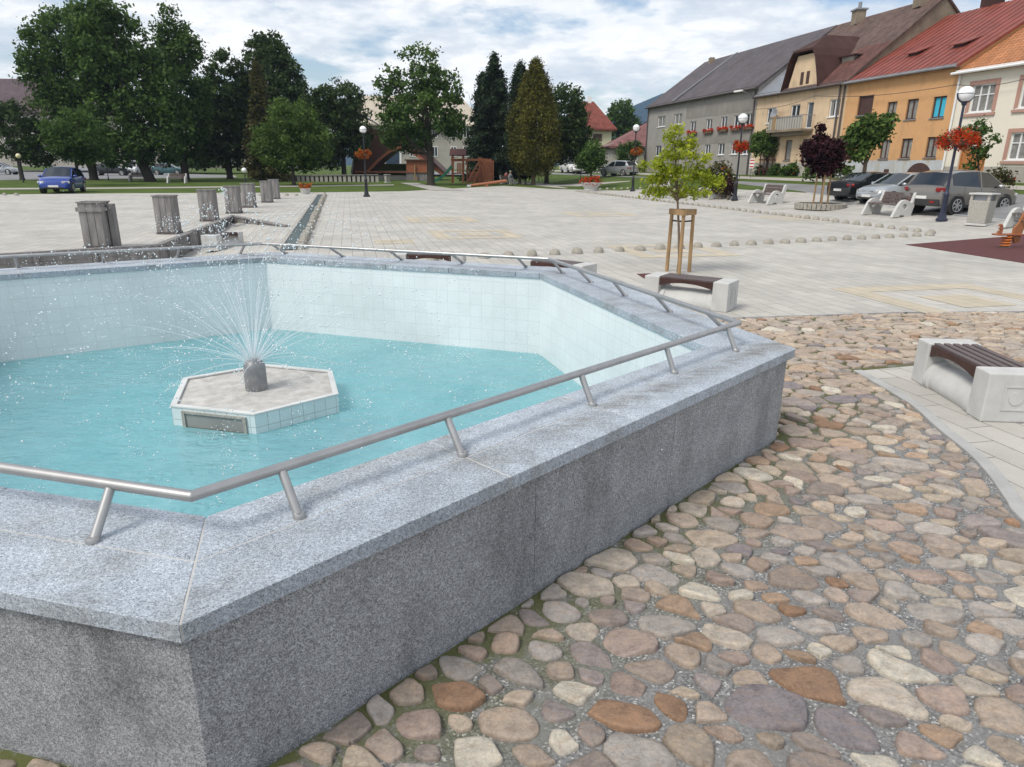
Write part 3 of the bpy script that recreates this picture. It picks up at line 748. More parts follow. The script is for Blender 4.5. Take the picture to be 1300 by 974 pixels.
for i in range(6):
    j = (i + 1) % 6; mb.prism([Vector(ro[i]) - ic, Vector(ro[j]) - ic, Vector(rin[j]) - ic, Vector(rin[i]) - ic], -.014, .004)
mb.build('rim', plain('pale_rim', (.6, .61, .6), .6), island, bevel=.003)
mb = MB(); mb.add([L3(p, IZ - .018) for p in offs(isl, -.04)], [tuple(range(6))]); mb.build('crusted_top', M['mudtop'], island)
ga, gb = isl[0], isl[1]; ge = (gb - ga).normalized(); gn = Vector((ge.y, -ge.x)); gL = (gb - ga).length
def gp(t, z, d): q = ga + ge * t * gL + gn * d; return L3(q, z)
mb = MB()
for t0, t1, z0, z1 in ((.13, .9, -.175, -.155), (.13, .9, -.335, -.30), (.13, .165, -.30, -.175), (.865, .9, -.30, -.175)):
    mb.extrude([gp(t0, z0, .001), gp(t1, z0, .001), gp(t1, z1, .001), gp(t0, z1, .001)], gn.to_3d() * .016)
gr = mb.build('outlet_frame', M['concrete_pebble'], island)
mb = MB(); mb.quad(gp(.165, -.30, .003), gp(.865, -.30, .003), gp(.865, -.175, .003), gp(.165, -.175, .003)); mb.build('outlet_grille', M['grille'], gr)
nb = at(326, 494, IZ - .018)
mb = MB(); mb.lathe([(.098, 0), (.1, .005), (.1, .20), (.094, .24), (.075, .275), (.045, .295), (.001, .302)], 28, Vector(nb) - of)
mb.build('nozzle', M['nozzle'], island, smooth=True)

# water jets and drops
def octa(V, Fc, c, r):
    b = len(V)
    for d in ((r, 0, 0), (-r, 0, 0), (0, r, 0), (0, -r, 0), (0, 0, r * 1.15), (0, 0, -r * 1.15)): V.append((c[0] + d[0], c[1] + d[1], c[2] + d[2]))
    for f in ((0, 2, 4), (2, 1, 4), (1, 3, 4), (3, 0, 4), (2, 0, 5), (1, 2, 5), (3, 1, 5), (0, 3, 5)): Fc.append(tuple(i + b for i in f))
src = Vector(nb) + Vector((0, 0, .29))
V = []; Fc = []; ms = MB(); land = []
rings = [(84, 6, 5.3), (74, 9, 5.3), (63, 13, 5.3), (52, 14, 5.2), (40, 13, 5.0), (26, 9, 4.4), (12, 6, 3.2)]
for el, n, v0 in rings:
    for k in range(n):
        az = 2 * math.pi * (k + rnd.uniform(-.25, .25)) / n + el; e = R(el + rnd.uniform(-4, 4)); v = v0 * rnd.uniform(.93, 1.04)
        st = src + Vector((math.cos(az), math.sin(az), 0)) * .06 * math.cos(e) - Vector((0, 0, .03 * (1 - math.sin(e))))
        vel = Vector((v * math.cos(e) * math.cos(az), v * math.cos(e) * math.sin(az), v * math.sin(e)))
        pos = lambda t: st + vel * t + Vector((0, 0, -4.905 * t * t))
        T = (vel.z + math.sqrt(vel.z ** 2 + 19.62 * (st.z - WZ))) / 9.81
        tb = rnd.uniform(.13, .25)
        path = [pos(t) for t in np.linspace(0, tb, 9)]
        ms.tube(path, [.0042 - .0026 * q / 8 for q in range(9)], 5, caps=False)
        m = int(rnd.uniform(70, 110) * T)
        for q in range(m):
            t = rnd.uniform(tb * .75, T); g = (t / T)
            p = pos(t) + Vector((rnd.gauss(0, 1), rnd.gauss(0, 1), rnd.gauss(0, 1))) * (.006 + .05 * g * g)
            if p.z > WZ: octa(V, Fc, p, rnd.uniform(.003, .0062) * (.8 + .7 * (rnd.random() < .3)))
        p = pos(T); land.append(p)
for k in range(700):      # fine mist thrown around
    a = rnd.uniform(0, 6.28); r_ = abs(rnd.gauss(0, 1.2)); octa(V, Fc, (src.x + r_ * math.cos(a), src.y + r_ * math.sin(a), rnd.uniform(WZ + .05, 1.6)), rnd.uniform(.0025, .0055))
for p in land:            # splashes where the jets come down
    if not inpoly(p.x, p.y, [tuple(q) for q in I]): continue
    for k in range(26):
        octa(V, Fc, (p.x + rnd.gauss(0, .07), p.y + rnd.gauss(0, .07), WZ + abs(rnd.gauss(0, .03))), rnd.uniform(.002, .006))
me = bpy.data.meshes.new('water_spray'); me.from_pydata(V, [], Fc); me.materials.append(M['drops']); me.polygons.foreach_set('use_smooth', [True] * len(me.polygons))
o = bpy.data.objects.new('water_spray', me); COL.objects.link(o); tag(o, 'fine white spray of falling drops over the fountain pool', 'water spray', kind='stuff')
o = ms.build('water_jets', M['stream'], smooth=True); tag(o, 'fan of thin water jets shooting from the dome nozzle', 'water jets', kind='stuff')

# ------------------------------------------------------------------ small granite half-domes
def dome_mesh():
    mb = MB(); mb.lathe([(.125, -.03), (.125, .02), (.117, .06), (.098, .095), (.062, .122), (.001, .133)], 18); return mb.build('stone_dome', M['granite_dome'], smooth=True)
dome = dome_mesh(); first = True
def put_dome(p, label, group):
    global first
    o = dome if first else dome.copy()
    if not first: COL.objects.link(o)
    first = False; s = rnd.uniform(.9, 1.1); o.location = (p[0], p[1], terr(p[0], p[1])); o.scale = (s, s, rnd.uniform(.85, 1.1)); o.rotation_euler = (0, 0, rnd.uniform(0, 6))
    tag(o, label, 'stone bollard', group)
a, b = G(760, 320.5), G(1180, 299.5); n = 21
for k in range(-8, n): put_dome(a.lerp(b, k / (n - 1)), 'low granite dome in the row crossing the plaza behind the staked lime-green tree', 'stone domes across the plaza')
a, b = G(1182, 296.5), G(732, 243.5); n = 62
for k in range(n): put_dome(a.lerp(b, k / (n - 1)), 'low granite dome in the long row running along the plaza past the lamp posts', 'stone domes along the plaza edge')
for u, v in ((6, 248), (21, 248.3)): put_dome(G(u, v), 'low stone dome at the left picture edge before the blue car', 'stone domes near the blue car')
for u in (330, 341, 352, 364, 376): put_dome(G(u, 248.5), 'low stone dome left of the small red flower pot', 'stone domes by the red flower pot')
for u, v in ((762, 240.6), (771, 240.5), (780, 240.3), (789, 240.1), (797, 239.9), (813, 239.6)): put_dome(G(u, v), 'low stone dome along the grass beside the round white flower tub', 'stone domes along the grass')

# ------------------------------------------------------------------ low concrete benches round the pool
def make_pool_bench():
    L, W, Ht = 1.22, .46, .40
    r = empty('slatted_bench', (0, 0, 0))
    for sx in (-1, 1):
        mb = MB(); mb.box((sx * (L / 2 - .11), 0, Ht / 2), (.22, W, Ht)); o = mb.build('end_block', M['concrete'], r, bevel=.012)
        if sx: # raised square panel with a round boss on the outer end
            mb = MB(); x = sx * (L / 2 + .003)
            for z0, z1, y0, y1 in ((.1, .112, -.1, .1), (.288, .3, -.1, .1), (.112, .288, -.1, -.088), (.112, .288, .088, .1)): mb.box((x, (y0 + y1) / 2, (z0 + z1) / 2), (.008, y1 - y0, z1 - z0))
            mb.tube([(x - .004, 0, .2), (x + .005, 0, .2)], .055, 20); mb.build('end_panel', M['concrete'], o)
    mb = MB(); n = 12
    mb.tube([(-L / 2 + .15, 0, .06), (-L / 2 + .29, 0, .06), (-L / 2 + .30, 0, .06), (L / 2 - .30, 0, .06), (L / 2 - .29, 0, .06), (L / 2 - .15, 0, .06)], [.2, .2, .185, .185, .2, .2], 32)
    for i, v in enumerate(mb.v): mb.v[i] = (v[0], v[1] * 1.15, max(v[2], .002))
    mb.build('round_base', M['concrete'], r, smooth=True)
    mb = MB(); x0 = L / 2 - .21; y0 = -W / 2 + .03
    for k in range(5):
        y = y0 + .04 + k * (W - .06 - .08) / 4
        mb.box((0, y, Ht - .012), (2 * x0, .052, .03))
    mb.build('seat_slats', plain('lilac_brown_slat', (.10, .078, .078), .5, .2, 9), r, bevel=.004)
    for y in (-W / 2 + .022, W / 2 - .022):        # arched side boards
        mb = MB()
        xs = np.linspace(-x0, x0, 13); top = [(x, y, Ht - .03 + .012) for x in xs]; bot = [(x, y, Ht - .125 + .06 * (1 - (x / x0) ** 2)) for x in xs]
        for k in range(12): mb.extrude([bot[k], bot[k + 1], top[k + 1], top[k]], (0, .03 * (1 if y < 0 else -1), 0))
        o2 = mb.build('side_board', M['slat'], r); o = o2 if y < 0 else o
    mb = MB()
    for sx in (-1, 1):
        for sz in (.02, .06): mb.tube([(sx * (x0 - .04), -W / 2 + .024, Ht - .03 - sz), (sx * (x0 - .04), -W / 2 + .016, Ht - .03 - sz)], .009, 8)
    mb.build('bolt', M['steel'], o)
    return r
pb = make_pool_bench()
def put_pb(p, ax, label, z=0, fst=False):
    o = pb if fst else copy_tree(pb); o.scale = (1, 1, 1)
    o.location = (p[0], p[1], z); o.rotation_euler = (0, 0, math.atan2(ax[1], ax[0])); tag(o, label, 'bench', 'low concrete benches round the pool')
A1 = at(1258, 474, .4); AF = at(1166, 429, .4); ev = (Vector(AF[:2]) - Vector(A1[:2])); eu = ev.normalized(); nu = Vector((eu.y, -eu.x)); cc = Vector(A1[:2]) + ev / 2 + nu * .23; put_pb(cc, eu, 'low concrete bench with brown slats on the cobble edge, nearest on the right', fst=True); pb.scale = (ev.length / 1.22, 1, 1)
A2 = at(924, 360, .4); e2 = Vector((-.83, .56)); n2 = Vector((.56, .83)); c2 = Vector(A2[:2]) + e2 * .59 + n2 * .23; put_pb(c2, e2, 'low concrete bench with brown slats in front of the staked lime-green tree')
A4a, A4 = at(752, 333, .4), at(738, 338, .4); e4 = Vector((-.80, .60)); n4 = Vector((.6, .8)); c4 = Vector(A4[:2]) + e4 * .59 + n4 * .23; put_pb(c4, e4, 'low concrete bench half hidden behind the pool handrail at its back corner')
a3, b3 = at(507, 323, .4), at(582, 324, .4); c3 = (a3 + b3) / 2; put_pb((c3.x, c3.y + .23), (b3 - a3), 'low brown slatted bench behind the middle of the rear pool edge')
p = at(284, 312, -.25); put_pb(p, (.2, 1), 'low concrete bench down in the sunken court beside the timber wall', z=-.32)

# ------------------------------------------------------------------ timber wall of the sunken court, channel
tw = empty('timber_wall', (*PITW[2], 0), 0, 'low weathered grey timber retaining wall along the sunken court left of the pool', 'retaining wall')
o3 = Vector((*PITW[2], 0)); bots = [-.7, -.7, -.62, -.3, -.04]
mb = MB(); mc = MB()
for k in range(4):
    a, b = Vector((*PITW[k], 0)) - o3, Vector((*PITW[k + 1], 0)) - o3; d = (b - a).normalized(); n = Vector((d.y, -d.x, 0)); rows = 4
    for q in range(rows):
        za0, za1 = bots[k] * (q + 1) / rows, bots[k] * q / rows - .004; zb0, zb1 = bots[k + 1] * (q + 1) / rows, bots[k + 1] * q / rows - .004
        mb.extrude([a + Vector((0, 0, za0)), b + Vector((0, 0, zb0)), b + Vector((0, 0, zb1)), a + Vector((0, 0, za1))], n * .05)
    mc.beam(a + n * .0 + Vector((0, 0, .025)), b + n * .0 + Vector((0, 0, .025)), .16, .045)
    L = (b - a).length
    for t in np.arange(.6, L, 1.1):
        zb = bots[k] + (bots[k + 1] - bots[k]) * t / L
        if zb < -.12: mb.beam(a + d * t + n * .08 + Vector((0, 0, zb)), a + d * t + n * .08 + Vector((0, 0, -.01)), .09, .05, up=(n.x, n.y, 0))
mb.build('wall_boards', M['greywood'], tw); mc.build('top_board', M['greywood'], tw)
ch = [G(357, 318), G(404, 247.5)]; d = (ch[1] - ch[0]).normalized(); n = Vector((d.y, -d.x, 0))
chn = empty('water_channel', ch[0], 0, 'straight shallow stone-edged water channel running across the plaza from the pool', 'water channel')
L = (ch[1] - ch[0]).length
mb = MB(); q = lambda t, s, z: d * t + n * s + Vector((0, 0, z))
mb.extrude([q(0, .0, .02), q(L, .0, .02), q(L, .32, .02), q(0, .32, .02)], (0, 0, .012)); mb.build('channel_bed', plain('channel_water', (.24, .29, .32), .12), chn)
mb = MB(); mb.beam(q(0, -.05, .03), q(L, -.05, .03), .1, .06); mb.build('edge_strip', M['concrete_pebble'], chn)
mb = MB(); t = 0
while t < L:
    w = rnd.uniform(.18, .4); hh = rnd.uniform(.09, .19)
    mb.box(q(t + w / 2, .42 + rnd.uniform(-.03, .03), hh / 2), (w * .92, rnd.uniform(.14, .22), hh), math.atan2(d.y, d.x) + rnd.uniform(-.2, .2), taper=.75); t += w
mb.build('edge_stones', M['granite_dome'], chn, bevel=.02)

# ------------------------------------------------------------------ weathered timber bins
def make_timber_bin(cap=False):
    r = empty('timber_bin', (0, 0, 0)); mb = MB(); W, D, Hh = .46, .46, .98
    for s in (-1, 1):
        for k in range(3):
            x = (k - 1) * W / 3; hh = Hh + rnd.uniform(-.025, .02)
            mb.box((x, s * D / 2, hh / 2 + .04), (W / 3 - .008, .03, hh)); mb.box((s * W / 2, x * D / W, hh / 2 + .04), (.03, D / 3 - .008, hh))
    mb.build('board_sides', M['greywood'], r, bevel=.004)
    mb = MB(); mb.box((0, 0, .03), (W + .06, D + .06, .06)); mb.build('base_frame', M['gutter'], r)
    mb = MB()
    for s in (-1, 1):
        mb.box((0, s * (D / 2 + .012), Hh + .035), (W + .06, .05, .03)); mb.box((s * (W / 2 + .012), 0, Hh + .035), (.05, D - .03, .03))
    mb.build('top_rim', M['greywood'], r, bevel=.004)
    mb = MB(); mb.box((0, 0, .8), (W - .06, D - .06, .02)); mb.build('inner_lid', M['gutter'], r)
    if cap:
        mb = MB()
        for s in (-1, 1): mb.box((0, s * (D / 2 + .03), Hh - .12), (W + .1, .025, .09)); mb.box((s * (W / 2 + .03), 0, Hh - .12), (.025, D + .1, .09))
        mb.build('outer_band', M['greywood'], r)
        mb = MB(); mb.box((W / 2 + .1, .1, .48), (.12, .2, .98)); mb.build('corner_post', M['greywood'], r, bevel=.006)
    return r
tb1 = make_timber_bin(True); tb = make_timber_bin()
binp = [(118, 316), (209, 298), (262, 281.5), (294, 271.5), (314, 264), (337, 257.5), (347, 253)]
labs = ['weathered timber bin banded round its top beside an extra post, nearest of the row', 'weathered grey timber bin with a knot hole, second from the near end of the row', 'weathered timber bin of vertical boards, third from the near end of the row', 'grey timber bin, fourth in the row, just beyond the corner of the sunken court', 'grey timber bin, fifth in the row, behind the top of the spray', 'grey timber bin, second smallest in the distance, left of the channel', 'smallest and farthest grey timber bin at the end of the row']
for k, (u, v) in enumerate(binp):
    p = G(u, v); o = tb1 if k == 0 else (tb if k == 1 else copy_tree(tb))
    o.location = p + Vector((0, .3, 0)); o.rotation_euler = (0, 0, .12 + rnd.uniform(-.06, .06)); tag(o, labs[k], 'litter bin', 'row of timber bins')

# ------------------------------------------------------------------ leaves
def leafmesh(name, clumps, size, per, crad, mat, parent=None, flat=.3, aspect=.62, loc=(0, 0, 0), squash=1., droop=0., spread=1.):
    """clumps: list of (x,y,z, tone); many leaf quads scattered round every clump centre"""
    C = np.array([c[:3] for c in clumps]); tone = np.array([c[3] for c in clumps]); n = len(C) * per
    base = np.repeat(C, per, 0); tn = np.repeat(tone, per)
    o = nrg.normal(0, 1, (n, 3)); o *= (np.abs(nrg.normal(.62, .28, n)) / np.linalg.norm(o, axis=1))[:, None] * crad
    o[:, 2] *= squash; o[:, 2] -= droop * np.linalg.norm(o[:, :2], axis=1)
    c = base + o
    nr = nrg.normal(0, 1, (n, 3)); nr[:, 2] += flat * 2; nr += o / crad * .8; nr /= np.linalg.norm(nr, axis=1)[:, None]
    rv = nrg.normal(0, 1, (n, 3)); t = np.cross(nr, rv); t /= np.linalg.norm(t, axis=1)[:, None]; b = np.cross(nr, t)
    s = size * .95 * (.45 + 1.15 * nrg.random(n) ** 1.5)[:, None]
    V = np.empty((n, 4, 3)); V[:, 0] = c + t * s; V[:, 1] = c + b * s * aspect - nr * s * .12; V[:, 2] = c - t * s; V[:, 3] = c - b * s * aspect - nr * s * .12
    V = V.reshape(-1, 3) - np.array(loc)
    me = bpy.data.meshes.new(name); me.vertices.add(n * 4); me.loops.add(n * 4); me.polygons.add(n)
    me.vertices.foreach_set('co', V.astype(np.float32).ravel()); me.loops.foreach_set('vertex_index', np.arange(n * 4, dtype=np.int32))
    me.polygons.foreach_set('loop_start', np.arange(0, n * 4, 4, dtype=np.int32)); me.update(calc_edges=True)
    tt = np.clip(tn + nrg.normal(0, .2, n), 0, 1); ca = me.color_attributes.new('tint', 'FLOAT_COLOR', 'POINT')
    q = np.repeat(tt, 4); ca.data.foreach_set('color', np.stack([q, q, q, np.ones_like(q)], 1).astype(np.float32).ravel())
    me.materials.append(mat); ob = bpy.data.objects.new(name, me); COL.objects.link(ob)
    if parent: ob.parent = parent
    return ob
def blob_clumps(c, r, n, fill=.55):
    out = []
    for k in range(n):
        d = Vector((rnd.gauss(0, 1), rnd.gauss(0, 1), rnd.gauss(0, 1))).normalized(); f = 1 - fill * rnd.random() ** 1.7
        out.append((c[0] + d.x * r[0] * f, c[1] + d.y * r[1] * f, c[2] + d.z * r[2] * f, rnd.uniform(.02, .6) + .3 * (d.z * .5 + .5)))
    return out
def tree(label, trunk_px, Y, blobs, mat, leaf=.2, dens=1., name='tree', cat='tree', kind='blob', tr=.2, bark='bark', limbs=6, limb0=-.1, lean=None, group='trees round the square', per=33, crad=.75, branch_up=.6):
    """trunk_px: (u,v) of the foot; blobs: (u, v, ru, rv) in photo pixels at distance Y"""
    g = atY(trunk_px[0], trunk_px[1], Y); g = Vector((g.x, Y, terr(g.x, Y))); k = ppm(Y)
    root = empty(name, g, 0, label, cat, group)
    cl = []; cents = []
    for (u, v, ru, rv) in blobs:
        c = atY(u, v, Y); rx, rz = ru / k, rv / k; c.y += rnd.uniform(-.25, .25) * rx
        cents.append((c, rx, rz))
        if kind == 'blob': cl += blob_clumps(c, (rx * .93, rx * .93, rz * .93), max(8, int(dens * 2.2 * (rx * rx + 2 * rx * rz) / (crad * crad))))
    if kind != 'blob':
        for (c, rx, rz) in cents:
            zt = c.z + rz; zb = c.z - rz; n = int(dens * 5.5 * rx * rz / (crad * crad) * 2)
            fl = [(rnd.uniform(0, 6.28), rnd.uniform(.7, 1.12)) for q in range(9)]
            if kind == 'cone':
                nb = int(26 + 5 * rz * 2)
                for q in range(nb):
                    h = (q + rnd.random()) / nb; h = 1 - (1 - h) ** .85; a = rnd.uniform(0, 6.28)
                    ln = rx * ((1 - h) ** .8 * rnd.uniform(.7, 1.15) + .05); m_ = max(2, int(dens * 2.2 * ln / crad) + 1)
                    for e in range(m_):
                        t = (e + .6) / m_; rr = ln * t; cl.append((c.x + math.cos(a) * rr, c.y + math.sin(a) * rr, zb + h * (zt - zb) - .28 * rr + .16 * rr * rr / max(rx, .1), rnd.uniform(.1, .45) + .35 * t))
                n = 0
            for q in range(n):
                h = rnd.random(); a = rnd.uniform(0, 6.28)
                if kind == 'cone': rr = 0
                elif kind == 'column': rr = min(1, 1.25 * (math.sin(math.pi * min(1, .17 + .83 * h) ** 1.0)) ** .55) if h < .97 else .1; rr = max(.05, (1 - h ** 3) ** .95 * min(1, .55 + h * 3.2))
                lob = 1 + .2 * math.sin(a * 6 + fl[0][0] + 3 * h) * (.5 + .5 * math.sin(9 * h + a)) ; f = (1 - .5 * rnd.random() ** 2) * lob * fl[int(h * 8)][1] ** .5
                cl.append((c.x + math.cos(a) * rx * rr * f, c.y + math.sin(a) * rx * rr * f, zb + h * (zt - zb), rnd.uniform(.15, .75)))
    if Y > 50: leaf *= .74; per = int(per * 1.75)
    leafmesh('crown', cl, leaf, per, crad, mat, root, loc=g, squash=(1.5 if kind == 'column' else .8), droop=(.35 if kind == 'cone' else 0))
    mb = MB(); top = max(cents, key=lambda q: q[0].z + q[2])[0] - g; cz = sum((q[0].z for q in cents)) / len(cents) - g.z
    p0 = Vector((0, 0, -.1)); p3 = Vector((top.x, top.y, max(top.z, 1))); mid = Vector((0 if lean is None else lean, 0, cz * .45))
    mb.tube([p0, p0 + Vector((0, 0, .35)), mid, p3 * .55 + mid * .45, p3], [tr * 1.45, tr, tr * .82, tr * .5, tr * .12], 10)
    for q in range(limbs):
        c, rx, rz = cents[q % len(cents)]; e = c - g + Vector((rnd.uniform(-.7, .7) * rx, rnd.uniform(-.7, .7) * rx, rnd.uniform(-.3, .6) * rz))
        s = mid.lerp(p3, rnd.uniform(limb0, .45)); m = s.lerp(e, .5) - Vector((0, 0, .1 * (e - s).length))
        mb.tube([s, m, e], [tr * .42, tr * .26, tr * .07], 6)
    mb.build('trunk', M[bark], root, smooth=True)
    return root
T = tree
T('tall spreading dark green tree at the far left, tallest crown behind the blue car', (120, 231), 74, [(70, 60, 36, 44), (55, 100, 28, 40), (95, 110, 36, 50), (118, 60, 34, 42), (84, 150, 40, 36), (60, 28, 16, 16), (48, 70, 22, 30), (110, 180, 30, 26)], M['lf_mid'], .24, 1., tr=.42, crad=.95)
T('tall broad tree with a slanting dark trunk left of the spray', (190, 227), 70, [(140, 55, 46, 46), (165, 105, 50, 56), (130, 20, 34, 22), (100, 30, 18, 28), (195, 140, 44, 52), (150, 160, 42, 40), (200, 175, 40, 34), (120, 60, 30, 40), (160, 190, 44, 22), (128, 90, 34, 40)], M['lf_mid'], .24, 1., tr=.5, lean=-1.3, crad=.95)
T('tall tree with an open crown right of the slanting trunk', (236, 228), 76, [(214, 36, 22, 24), (222, 75, 32, 34), (238, 66, 22, 18), (235, 120, 30, 44), (222, 165, 34, 40), (250, 150, 18, 36), (258, 120, 14, 26), (205, 100, 26, 40)], M['lf_mid'], .22, 1., tr=.4, crad=.85)
T('low dark bushy tree at the left edge of the park', (29, 231), 72, [(18, 170, 34, 40), (45, 190, 22, 24), (4, 150, 18, 24)], M['lf_oak'], .2, 1.1, tr=.22)
T('small olive green tree standing just right of the blue car', (101, 233), 58, [(98, 170, 34, 36), (80, 180, 22, 24), (118, 188, 22, 20)], M['lf_mid'], .17, 1., tr=.14, crad=.6)
T('dense dark tree filling the gap behind the spray', (292, 226), 84, [(290, 112, 28, 44), (285, 160, 40, 54), (262, 170, 26, 44), (306, 150, 22, 50)], M['lf_oak'], .24, 1.1, tr=.35)
T('big dark oak-like tree with a jagged top in the left group', (352, 226), 86, [(338, 70, 26, 30), (350, 105, 42, 38), (365, 135, 36, 46), (328, 60, 12, 18), (375, 170, 34, 34), (318, 120, 20, 44), (388, 150, 22, 40)], M['lf_oak'], .24, 1., tr=.42)
T('brownish green conical larch in front of the dark oak', (331, 229), 74, [(331, 152, 27, 66)], M['lf_larch'], .16, 1.3, kind='cone', tr=.2, crad=.55)
T('mid green layered tree with a bright crown in front of the left tree group', (373, 232), 62, [(370, 150, 34, 26), (350, 180, 34, 24), (385, 182, 38, 28), (368, 198, 42, 20)], M['lf_young'], .16, .85, tr=.16, crad=.55)
T('dark rounded lime tree left of the wooden stage', (437, 222), 82, [(428, 130, 32, 28), (422, 165, 36, 38), (448, 160, 24, 38), (412, 192, 28, 24), (400, 150, 18, 34)], M['lf_oak'], .22, 1.1, tr=.3)
T('broad maple with a forked trunk in front of the wooden stage', (547, 231), 66, [(536, 92, 34, 34), (502, 120, 28, 30), (560, 120, 32, 36), (540, 150, 46, 34), (500, 160, 28, 22), (575, 160, 18, 20), (494, 100, 10, 14), (520, 178, 34, 14)], M['lf_mid'], .2, .62, tr=.36, limbs=10, crad=.7)
T('tall pointed dark spruce behind the playground', (636, 226), 78, [(628, 146, 38, 70)], M['lf_spruce'], .17, 2.0, name='spruce_tree', kind='cone', tr=.25, crad=.6)
T('second spire of dark spruce leaning on the left of the tall one', (612, 226), 80, [(612, 155, 24, 58)], M['lf_spruce'], .17, 2.0, name='spruce_tree', kind='cone', tr=.2, crad=.55)
T('golden green columnar thuja, the widest conifer of the group', (677, 226), 70, [(679, 151, 30, 62)], M['lf_thuja'], .12, 2.8, name='thuja_tree', kind='column', tr=.22, bark='bark_light', crad=.5)
T('slim dark thuja spire just behind the golden one', (660, 226), 74, [(660, 150, 18, 58)], M['lf_spruce'], .15, 1.6, name='thuja_tree', kind='column', tr=.18, crad=.5)
T('dark dense tree right of the golden thuja', (694, 224), 76, [(718, 146, 28, 38), (726, 180, 24, 30), (706, 175, 26, 36), (735, 165, 14, 26)], M['lf_oak'], .2, 1.4, tr=.25)
T('small round green street tree behind the white flower tub', (750, 227), 62, [(752, 198, 17, 20), (746, 206, 14, 12)], M['lf_mid'], .13, 1.2, tr=.1, crad=.4)
T('leafy tree with a rounded crown behind the house with the old red roof', (790, 212), 128, [(790, 140, 18, 14), (800, 160, 14, 12), (780, 155, 12, 14), (792, 175, 18, 16)], M['lf_mid'], .26, 1., tr=.3)
T('small dark green tree before the pink-roofed house', (800, 218), 82, [(797, 196, 14, 16), (808, 190, 8, 12)], M['lf_mid'], .16, 1., tr=.12, crad=.5)
# young staked trees
def stakes(root, g, n, r, h, bar=True, rz=0., w=.07):
    pts = [Vector((math.cos(rz + 2 * math.pi * k / n) * r, math.sin(rz + 2 * math.pi * k / n) * r, 0)) for k in range(n)]
    for p in pts:
        mb = MB(); mb.tube([p + Vector((0, 0, -.1)), p * .92 + Vector((0, 0, h))], [w / 2, w / 2 * .92], 10); mb.build('stake', M['stake'], root, smooth=True)
    if bar:
        mb = MB()
        for a, b in zip(pts, pts[1:] + pts[:1]):
            a, b = a * .95, b * .95; e = (b - a).normalized() * .05; mb.beam(a - e + Vector((0, 0, h - .02)), b + e + Vector((0, 0, h - .02)), .05, .1)
        mb.build('cross_bar', M['stake'], root)
        mb = MB(); mb.tube([pts[0] * .9 + Vector((0, 0, h * .84)), Vector((.02, 0, h * .83)), pts[1] * .9 + Vector((0, 0, h * .84))], .016, 6); mb.build('tie_strap', M['black'], root)
g = G(861, 346); Yg = g.y
r = T('young lime-green tree tied to a three-legged stake frame beside the pool', (861, 346), Yg, [(862, 192, 28, 13), (856, 172, 9, 13), (835, 208, 24, 10), (892, 206, 20, 11), (868, 222, 38, 11), (838, 226, 24, 7), (906, 232, 18, 7), (832, 243, 16, 5), (876, 245, 28, 6), (878, 182, 12, 8), (850, 212, 20, 8)], M['lf_lime'], .027, .46, name='young_tree', tr=.026, bark='bark_light', limbs=16, limb0=.22, group='young staked trees', per=56, crad=.14, lean=-.06)
stakes(r, g, 3, .24, 1.12, rz=.35)
def bed(u, v, rad, label):
    p = G(u, v); o = empty('tree_bed', p, 0, label, 'planting bed'); mb = MB(); n = 34
    for k in range(n): a = 2 * math.pi * k / n; mb.box((rad * math.cos(a), rad * math.sin(a), .12), (.16, rad * 6.2 / n * .93, .27), a)
    mb.build('edging_setts', M['granite_dome'], o, bevel=.015); mb = MB(); mb.lathe([(rad - .03, .0), (rad - .03, .1), (.001, .16)], 24); mb.build('soil', plain('dark_soil', (.06, .045, .03), 1, .4, 12), o)
    return p
p = bed(1041, 265, 1.05, 'round bed edged with grey stone setts under the purple maple')
r = T('young purple-leaved maple with a ball crown held by stakes', (1041, 263), p.y, [(1040, 168, 4, 11), (1047, 196, 27, 21), (1038, 190, 18, 18), (1058, 205, 15, 13), (1046, 213, 18, 8)], M['lf_maple'], .085, 1.5, name='maple_tree', tr=.05, bark='bark_light', group='young staked trees', per=30, crad=.28)
stakes(r, p, 3, .36, 1.75, rz=.2, w=.08)
mb = MB(); mb.prism([G(*q)[:2] for q in ((808, 348), (840, 347), (835, 359), (822, 356))], -.02, .006); tag(mb.build('tree_pit_mat', M['rubber']), kind='structure')
Y = fac(972, 215).y - 1
T('small bright green tree with a brown trellis in front of the grey house corner', (972, 224), Y, [(972, 180, 16, 14), (965, 188, 12, 10), (980, 188, 10, 9)], M['lf_young'], .13, 1.4, tr=.1, crad=.4, group='trees before the houses')
mb = MB(); b0 = atY(972, 221, Y); 
for k in range(5): mb.beam((b0.x - .65 + k * .33, Y - .3, terr(b0.x, Y)), (b0.x - .65 + k * .33, Y - .3, terr(b0.x, Y) + 2.0), .07, .07)
for z in (.5, 1.2, 1.9): mb.beam((b0.x - .75, Y - .26, terr(b0.x, Y) + z), (b0.x + .75, Y - .26, terr(b0.x, Y) + z), .04, .09)
tag(mb.build('tree_guard', M['darkwood']), 'brown timber slat guard round the trunk of the small tree at the grey house corner', 'tree guard')
Y = 38.5
T('leafy green tree in front of the ochre house above the dark car', (1095, 232), Y, [(1102, 152, 9, 11), (1092, 164, 15, 10), (1116, 160, 13, 8), (1086, 180, 18, 12), (1107, 178, 16, 13), (1127, 152, 6, 6), (1092, 194, 14, 8), (1120, 170, 9, 7)], M['lf_young'], .12, 1.2, tr=.12, bark='bark_light', crad=.36, group='trees before the houses')
Y = 33
T('loose grey-green shrub tree behind the right-hand lamp before the off-white house', (1238, 238), Y, [(1236, 172, 20, 14), (1252, 184, 14, 12), (1222, 178, 10, 10), (1240, 160, 10, 10), (1238, 200, 8, 16)], M['lf_mid'], .085, .6, tr=.05, crad=.34, group='trees before the houses')
